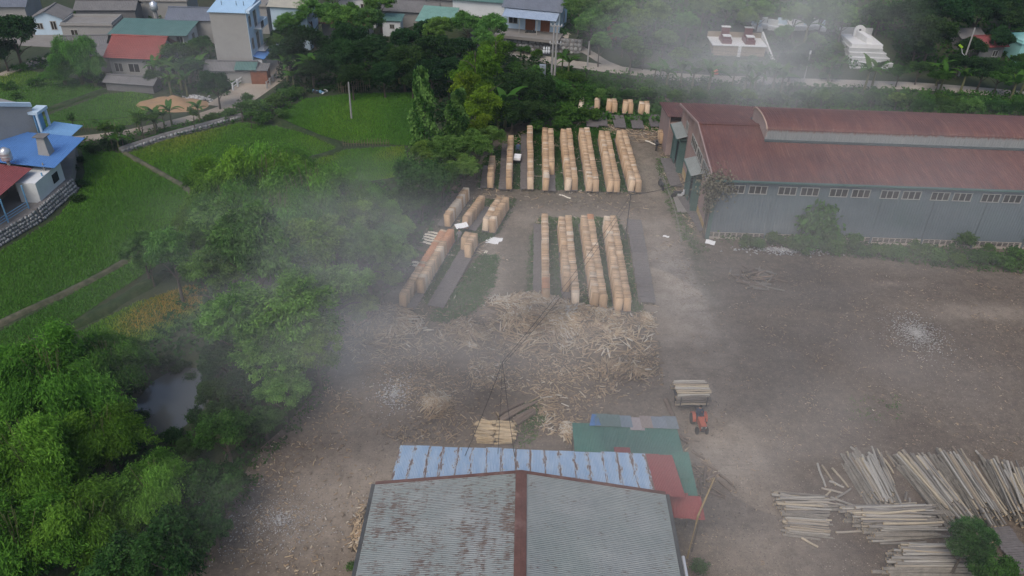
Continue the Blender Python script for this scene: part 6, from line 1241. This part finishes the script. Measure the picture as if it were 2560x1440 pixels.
# stone retaining walls: each stone a part
m_wst = tintmat('wall_stone', [(0, (.20, .20, .20)), (.5, (.33, .33, .32)), (1, (.46, .45, .43))], .9, True, .35)
def stonemesh(seed):
    r = random.Random(seed); mb = MB(); n = 7; R_ = [r.uniform(.8, 1.1) for _ in range(n)]; mb.tube([(0, .5, 0), (0, .2, 0), (0, -.35, 0), (0, -.55, 0)], [.3, .5, .46, .25], n); 
    return mb.mesh('stone', m_wst, True)
SM = [stonemesh(s) for s in range(3)]
def stonewall(label, A, B, hh, size, lean_=.25, z0=0.0):
    A, B = np.array(A, float), np.array(B, float); d = B - A; L_ = float(np.linalg.norm(d)); d /= L_; root = thing('stone_wall', label, 'stone wall', (A[0], A[1], z0), math.atan2(d[1], d[0]))
    MB().hexa([(0, 0, -.2), (L_, 0, -.2), (L_, .5, -.2), (0, .5, -.2)], [(0, lean_ * hh, hh * .97), (L_, lean_ * hh, hh * .97), (L_, .5 + lean_ * hh, hh * .97), (0, .5 + lean_ * hh, hh * .97)]).build('mortar', plain('mortar', (.17, .16, .15), .95, .25, 2), root)
    rows = max(1, int(hh / (size * .8)))
    for k in range(rows):
        x = U(0, size)
        while x < L_ - size * .3:
            s = size * U(.65, 1.4); z = hh * (k + .5) / rows; o = obj('stone', random.choice(SM), root, (x, lean_ * z + .02, z + U(-.12, .12) * size), (U(-.2, .2), U(-.3, 3), U(-.2, .2)), (s * .85, .22, size * .95)); x += s * .92
stonewall('rubble stone retaining wall below the blue roofed house', (-47.2, 57.6), (-44.9, 65.8), 1.25, .34); stonewall('rubble stone wall at the corner of the blue roofed house', (-44.85, 65.9), (-44.6, 72.6), 1.35, .34)
stonewall('low stone edging between field path and paddy', G(308, 384)[:2], G(420, 348)[:2], .5, .42, .9); stonewall('low stone edging curving up to the road bank', G(420, 348)[:2], G(612, 297)[:2], .5, .42, .9)
stonewall('dark stone terrace wall under the porch house', (-8, 124.9), (9.5, 123.2), 2.3, .6, .12)
# sand heap
c = G(432, 262); k = 26; g = np.linspace(-1, 1, k); A, B = np.meshgrid(g, g); q = np.sqrt(A * A + B * B); Zs_ = .95 * np.clip(1 - q, 0, 1) ** .8 * (1 + .45 * np.sin(A * 6 + 1) * np.cos(B * 5)) - .02
ii = (np.arange(k - 1)[:, None] * k + np.arange(k - 1)[None]).ravel(); so_ = obj('sand_heap', mesh_np('sand_heap', np.column_stack([(A * 4.6).ravel(), (B * 2.6).ravel(), Zs_.ravel()]), np.stack([ii, ii + 1, ii + k + 1, ii + k], 1), [plain('sand', (.29, .185, .10), .95, .15, 1.2)], smooth=True), None, (c[0], c[1], 0)); tag(so_, 'orange sand heap beside the field path', 'sand heap')
# railings and fences
def fence(name, label, A, B, hh, step, mat, rails=2, r_=.04, jit=.0, cat='fence', square=False):
    A, B = np.array(A, float), np.array(B, float); d = B - A; L_ = float(np.linalg.norm(d)); root = thing(name, label, cat, (A[0], A[1], float(hgt(*A))), math.atan2(d[1], d[0])); n = max(2, int(L_ / step))
    for i in range(n + 1):
        h_ = hh * (1 + U(-jit, jit)); x = L_ * i / n
        (MB().b2(x - r_, x + r_, -r_, r_, 0, h_) if square else MB().tube([(x, 0, 0), (x + U(-jit, jit) * .3, U(-jit, jit) * .3, h_)], r_, 5)).build('post', mat, root)
    for k in range(rails): z = hh * (.45 + .42 * k); MB().tube([(0, 0, z), (L_, 0, z)], r_ * .6, 5).build('rail', mat, root)
fence('bridge_railing', 'white concrete railing along the left of the bridge', G(583, 226)[:2], G(642, 182)[:2], 1.05, 1.25, m_white, 2, .10, square=True, cat='railing'); fence('bridge_railing', 'short railing along the right of the bridge', G(668, 222)[:2], G(692, 196)[:2], 1.0, 1.2, m_cement, 2, .09, square=True, cat='railing')
m_stake = plain('bamboo_stake', (.17, .14, .09), .9, .3, 3); fence('bamboo_fence', 'bamboo stake fence behind the deep green paddy', G(848, 232)[:2], G(925, 228)[:2], 1.7, .28, m_stake, 2, .035, .2); fence('bamboo_fence', 'low stake fence between green and yellowing rice', G(858, 366)[:2], G(972, 363)[:2], .75, .3, m_stake, 1, .035, .25); fence('bamboo_fence', 'stake fence along the misty paddy path', G(185, 330)[:2], G(300, 326)[:2], 1.0, .4, m_stake, 1, .03, .2)
fence('bamboo_fence', 'wire fence posts along the lower veneer block edge', (10.7, 55), (10.9, 67.5), .8, 2.4, m_stake, 1, .03, .1)
# --- graves
P = hit(1845, 140); gz = P[2]; t1 = thing('tomb_terrace', 'white tomb terrace carrying two dark red tombs', 'tomb', (P[0], P[1], gz - .5))
m_ptop = plain('terrace_paint', (.66, .65, .63), .8, .12, 1.5, (.40, .38, .35), .6); m_tan = plain('tan_plaster', (.30, .235, .16), .9, .2, 1.2); m_dtile = plain('tomb_tile', (.13, .030, .028), .35, .25, 3)
MB().b2(-4.0, 4.0, 0, 4.2, -1.5, 2.0).build('platform', m_tan, t1); MB().b2(-4.2, 4.2, -.15, 4.4, 2.0, 2.12).build('paving', m_ptop, t1); MB().b2(-.2, .25, -.28, 0, -1.2, 2.0).build('pillar', m_ptop, t1)
MB().hexa([(4.2, 4.2, 1.8), (4.45, 4.2, 1.8), (5.6, -3.2, -2.0), (5.35, -3.2, -2.0)], [(4.2, 4.2, 3.2), (4.45, 4.2, 3.2), (5.6, -3.2, -.4), (5.35, -3.2, -.4)]).build('side_wall', m_ptop, t1); MB().b2(-4.2, 4.2, 4.4, 4.6, 2.0, 2.9).build('back_wall', m_tan, t1)
for x in (-1.9, 1.7):
    tb = MB().b2(x - .75, x + .75, .6, 3.2, 2.12, 2.75).build('tomb', m_dtile, t1); MB().b2(x - .55, x + .55, .8, 1.9, 2.75, 3.15).build('upper_step', m_dtile, tb); MB().b2(x - .62, x + .62, .75, 1.95, 3.15, 3.24).build('lid', m_ptop, tb); MB().b2(x - .6, x + .6, 2.6, 3.1, 2.75, 4.1).build('headstone', m_dtile, tb); MB().b2(x - .7, x + .7, 2.5, 3.2, 4.1, 4.2).build('headstone_cap', m_ptop, tb)
P = hit(2176, 164); t2 = thing('stepped_grave', 'white grave with arched headstone above stone steps', 'tomb', (P[0], P[1] + .6, P[2] + .45))
m_step = plain('grave_stone', (.42, .42, .41), .9, .2, 1.2, (.22, .23, .20), .7)
for i in range(5): MB().b2(-3.4 + .12 * i, 3.7 - .35 * i, -1.6 + .85 * i, 5.5, -1.6 + .5 * i, -.52 + .5 * i).build('step', m_step, t2); MB().b2(-3.4 + .12 * i, 3.7 - .35 * i, -1.62 + .85 * i, -1.3 + .85 * i, -.52 + .5 * i, -.48 + .5 * i).build('step_edge', m_ptop, t2)
MB().b2(-2.6, 2.2, 1.9, 7.5, 1.5, 2.05).build('paving', m_ptop, t2); MB().hexa([(-.3, 2.6, 2.05), (.8, 2.6, 2.05), (.3, 6.0, 2.05), (-.8, 6.0, 2.05)], [(-.2, 2.7, 2.85), (.7, 2.7, 2.85), (.25, 5.9, 3.0), (-.75, 5.9, 3.0)]).build('grave_body', m_ptop, t2)
pr = [(-.9, 0), (.9, 0)] + [(.9 * math.cos(a), .9 + .8 * math.sin(a)) for a in np.linspace(0, math.pi, 9)]; n = len(pr)
hs = MB().add([(x - .25, 6.0, 2.1 + z) for x, z in pr] + [(x - .25, 6.35, 2.1 + z) for x, z in pr], [tuple(range(n)), tuple(range(2 * n - 1, n - 1, -1))] + [(i, i + n, (i + 1) % n + n, (i + 1) % n) for i in range(n)]).build('headstone', m_ptop, t2); MB().lathe([(.02, -.02), (.18, -.02), (.18, .02), (.02, .02)], 12).build('niche', m_dkgap, hs, loc=(-.25, 5.99, 3.1), rot=(math.pi / 2, 0, 0))
MB().b2(-2.9, 2.4, 7.5, 7.8, 1.6, 3.0).build('back_wall', m_step, t2)
for i in range(14):
    P = hit(1885 + i * 13 + U(-3, 3), 72 + U(-4, 4)); o = MB().b2(-.5, .5, -.4, .8, -.3, .5).build('plinth', m_ptop); rt = thing('grave_marker', '', 'grave', P); o.parent = rt; MB().b2(-.4, .4, .5, .75, .5, 1.4).build('headstone', random.choice((m_ptop, m_pblue, m_white)), rt); auto(rt, 'small pale grave in the smoke veiled cemetery row', 'graves in the smoke')
P = hit(1529, 95); house('brick_kiln', 'small red brick pillar hut on the hazy slope', P[0], P[1], 0, 1.6, 1.4, 2.2, 'flat', 0, .15, plain('brick_red', (.24, .10, .07), .9, .3, 2), m_fib, z0=P[2], cat='hut', flatrise=.1)
# --- poles, lamp, cables
m_pole = plain('pole_concrete', (.30, .29, .275), .85, .15, 1.5); m_cable = plain('cable', (.02, .02, .02), .7)
def topz(P, yt):
    z = P[2]
    while PX((P[0], P[1], z))[1] > yt and z < 30: z += .05
    return z - P[2]
def pole(name, label, px, py, ytop, r_=.17, cat='utility pole', mat=None):
    P = hit(px, py); h_ = topz(P, ytop); o = thing(name, label, cat, P); MB().tube([(0, 0, -.3), (0, 0, h_)], [r_, r_ * .65], 8).build('shaft', mat or m_pole, o); return o, P, h_
a, Pa, ha = pole('utility_pole', 'left of the twin concrete poles beside the road', 1378, 197, 62); b, Pb, hb_ = pole('utility_pole', 'right of the twin concrete poles beside the road', 1386, 197, 64)
for z in (ha - .2, ha - 2.6):
    for o, s in ((a, 1),): MB().b2(-.5, 1.1, -.06, .06, z - .06, z + .06).build('crossarm', m_pole, o)
    for x in (-.45, .1, .6, 1.05): MB().lathe([(.05, 0), (.08, .06), (.04, .14), (.07, .2), (.02, .3)], 8, (x, 0, z + .06)).build('insulator', m_white, a)
tf = thing('transformer_box', 'white transformer bushings on the twin poles', 'transformer', (Pa[0] - .9, Pa[1] - .1, ha - 4.2)); MB().b2(-.5, .6, -.35, .35, 0, .25).build('bracket', m_dark, tf)
for x in (-.35, 0, .35): MB().lathe([(.12, .25), (.16, .5), (.10, .7), (.14, .9), (.05, 1.15)], 8, (x, 0, 0)).build('bushing', m_white, tf)
cb_ = tag(MB().b2(-.45, .45, -.3, .3, 0, 1.9).build('cabinet', plain('cabinet_grey', (.25, .28, .31), .6, .1, 2), loc=(Pa[0] - 1.3, Pa[1] + .3, 0)), 'grey electric cabinet beside the twin poles', 'cabinet')
c_, Pc, hc = pole('utility_pole', 'short concrete pole where the side path leaves the road', 1468, 168, 104, .13)
d_, Pd, hd_ = pole('utility_pole', 'leaning grey pole with lamp arm, upper right', 2396, 190, 70, .15); MB().tube([(0, 0, hd_ * .42), (-.6, 0, hd_ * .48), (-1.0, 0, hd_ * .60)], .05, 6).build('lamp_arm', m_white, d_); MB().box((-1.15, 0, hd_ * .62), (.6, .35, .3), ry=.6).build('lamp_head', plain('lamp_green', (.28, .48, .03), .4), d_)
e_, Pe, he = pole('concrete_post', 'lone pale concrete post standing in the deep green paddy', 879, 297, 206, .13, 'post'); f_, Pf, hf = pole('lamp_post', 'thin lamp post behind the hall near the graves', 2008, 208, 136, .09, 'lamp post'); MB().b2(-.1, .1, -.1, .1, hf, hf + .5).build('lamp_head', m_white, f_)
y_, Py, hy = pole('utility_pole', 'thin dark pole beside the lower veneer block', 1563, 600, 487, .055, mat=m_dark)
def cable(label, A, B, sag, r_=.018, group='overhead cables'):
    A, B = np.array(A, float), np.array(B, float); n = 14; pts = [A + (B - A) * i / n + np.array([0, 0, -4 * sag * (i / n) * (1 - i / n)]) for i in range(n + 1)]; return tag(MB().tube(pts, r_, 4).build('cable', m_cable), label, 'cable', group)
J = G(1256, 905, 5.2); TopY = (Py[0], Py[1], hy)
cable('black cable from the thin pole to the cable knot', TopY, J, .5, .02); cable('second black cable beside the first over the lower block', (TopY[0] + .15, TopY[1], TopY[2] - .3), (J[0] + .1, J[1], J[2] - .1), .8, .02)
cable('left branch of the black cable down to the blue roof', J, (-2.6, 33.4, 3.3), .25, .02); cable('right branch of the black cable down to the blue roof', J, (.6, 33.4, 3.3), .25, .02); cable('slack branch of black cable beside the trunks', (J[0], J[1], J[2] - .2), (-.5, 33.4, 3.3), .5, .016)
cable('black cable from the thin pole to the hall door', TopY, (18.4, 70.5, 5.2), .4, .03)
for i in range(3): cable(['uppermost', 'middle', 'lowest'][i] + ' roadside cable running right from the twin poles', (Pa[0] + .4, Pa[1], ha - .1 - .5 * i), (Pf[0], Pf[1], hf + Pf[2] - .2 - .4 * i), .9, .015)
cable('cable crossing the misty paddy', G(90, 300, 3), G(330, 292, 3), .2, .02); MB
# --- small things
for x, y, nm in ((1788, 186, 'orange cloth bundle beside the road behind bananas'),): P = hit(x, y); tag(MB().lathe([(.1, 0), (.45, .1), (.5, .4), (.25, .75), (.05, .85)], 9, (0, 0, 0)).build('bundle', plain('orange_cloth', (.60, .14, .06), .8), loc=P), nm, 'bundle')
P = hit(805, 232); ju = thing('rubbish_pile', 'white and blue rubbish beside the paddy bananas', 'rubbish', P)
for i in range(7): MB().box((U(-1.2, 1.2), U(-.5, .5), .15), (U(.3, .8), U(.2, .5), U(.1, .3)), U(0, 3), U(-.3, .3)).build('piece', [m_white, m_bluewin, m_dark][i % 3], ju)

# ================================================================== SMOKE
def puff(px, py, z, rx, ry, rz, dens, seed, label, ns=1.6, lo=.36, hi=.68, col=None):
    P = G(px, py, z); t = NT('smoke'); tc = t.n('TexCoord'); ln = t.n('VectorMath'); ln.operation = 'LENGTH'; t.l(tc.outputs['Object'], ln.inputs[0])
    mp = t.n('Mapping'); mp.inputs['Location'].default_value = (seed * 3.7, seed * 1.3, 0); t.l(tc.outputs['Object'], mp.inputs[0]); nz = t.noise(mp.outputs[0], ns, 3, .55, .8)
    fall = t.ramp(ln.outputs['Value'], [(0.0, 1.0), (.45, .62), (.75, .18), (1.0, 0.0)]); f = t.math('MULTIPLY', fall, t.ramp(nz, [(lo, .06), (hi, 1.0)])); v = t.n('VolumePrincipled'); v.inputs['Color'].default_value = ((.97, .94, .90) if seed in (3, 4, 6, 9, 10, 13) else (.94, .955, .965)) + (1,); v.inputs['Anisotropy'].default_value = -0.35
    t.l(t.math('MULTIPLY', f, dens * (.62 if seed not in (5, 6) else .45)), v.inputs['Density']); t.l(v.outputs[0], t.out.inputs['Volume'])
    mb = MB(); n = 10; mb.lathe([(math.sin(math.pi * max(i, .03) / n) if i < n else .03, -math.cos(math.pi * i / n)) for i in range(n + 1)], 16)
    o = mb.build('smoke', t.m, None, True); o.location = P; o.scale = (rx, ry, rz); tag(o, label, 'smoke', None, 'stuff'); return o
SMOKE = [
 (780, 660, 7, 19, 17, 7.5, .056, 1, 'thick drifting smoke over the tree belt'),
 (885, 850, 4, 11, 9, 5.5, .060, 2, 'smoke rising beside the brown offcut heap'),
 (1330, 900, 5, 22, 15, 6, .056, 3, 'thin smoke veil over the offcut heaps'),
 (1480, 620, 6, 22, 18, 7, .030, 4, 'thin smoke veil over the drying rows'),
 (2150, 470, 9, 26, 15, 9, .036, 5, 'smoke drifting across the hall roof'),
 (2050, 720, 6, 24, 12, 7, .040, 6, 'smoke drifting below the hall wall'),
 (1880, 85, 9, 24, 22, 16, .068, 7, 'dense pale smoke plume on the hillside'),
 (1980, 270, 7, 16, 14, 8, .040, 8, 'smoke between hillside plume and hall'),
 (1850, 1300, 6, 15, 9, 7, .050, 9, 'smoke over the wheel track near the shed'),
 (2150, 1000, 5, 18, 12, 6, .034, 10, 'thin smoke over the right yard'),
 (400, 190, 7, 22, 16, 9, .016, 11, 'thin mist over the village gardens'),
 (560, 150, 6, 18, 14, 7, .010, 12, 'faint mist around the tower house'),
 (1000, 1230, 5, 18, 8, 6, .036, 13, 'thin smoke around the grey shed'),
 (1620, 60, 8, 14, 16, 10, .035, 14, 'smoke left of the tomb terrace')]
if SMOKE_ON:
    for s in SMOKE: puff(*s)
    # even light haze over the whole place
    th = NT('haze_air'); vv = th.n('VolumePrincipled'); vv.inputs['Color'].default_value = (.72, .82, .95, 1); vv.inputs['Density'].default_value = HAZE; th.l(vv.outputs[0], th.out.inputs['Volume'])
    hz = MB().b2(-245, 265, -125, 325, -3, 66).build('haze', th.m); tag(hz, 'even thin bluish haze filling the whole valley air', 'haze', None, 'stuff')
finish_auto()
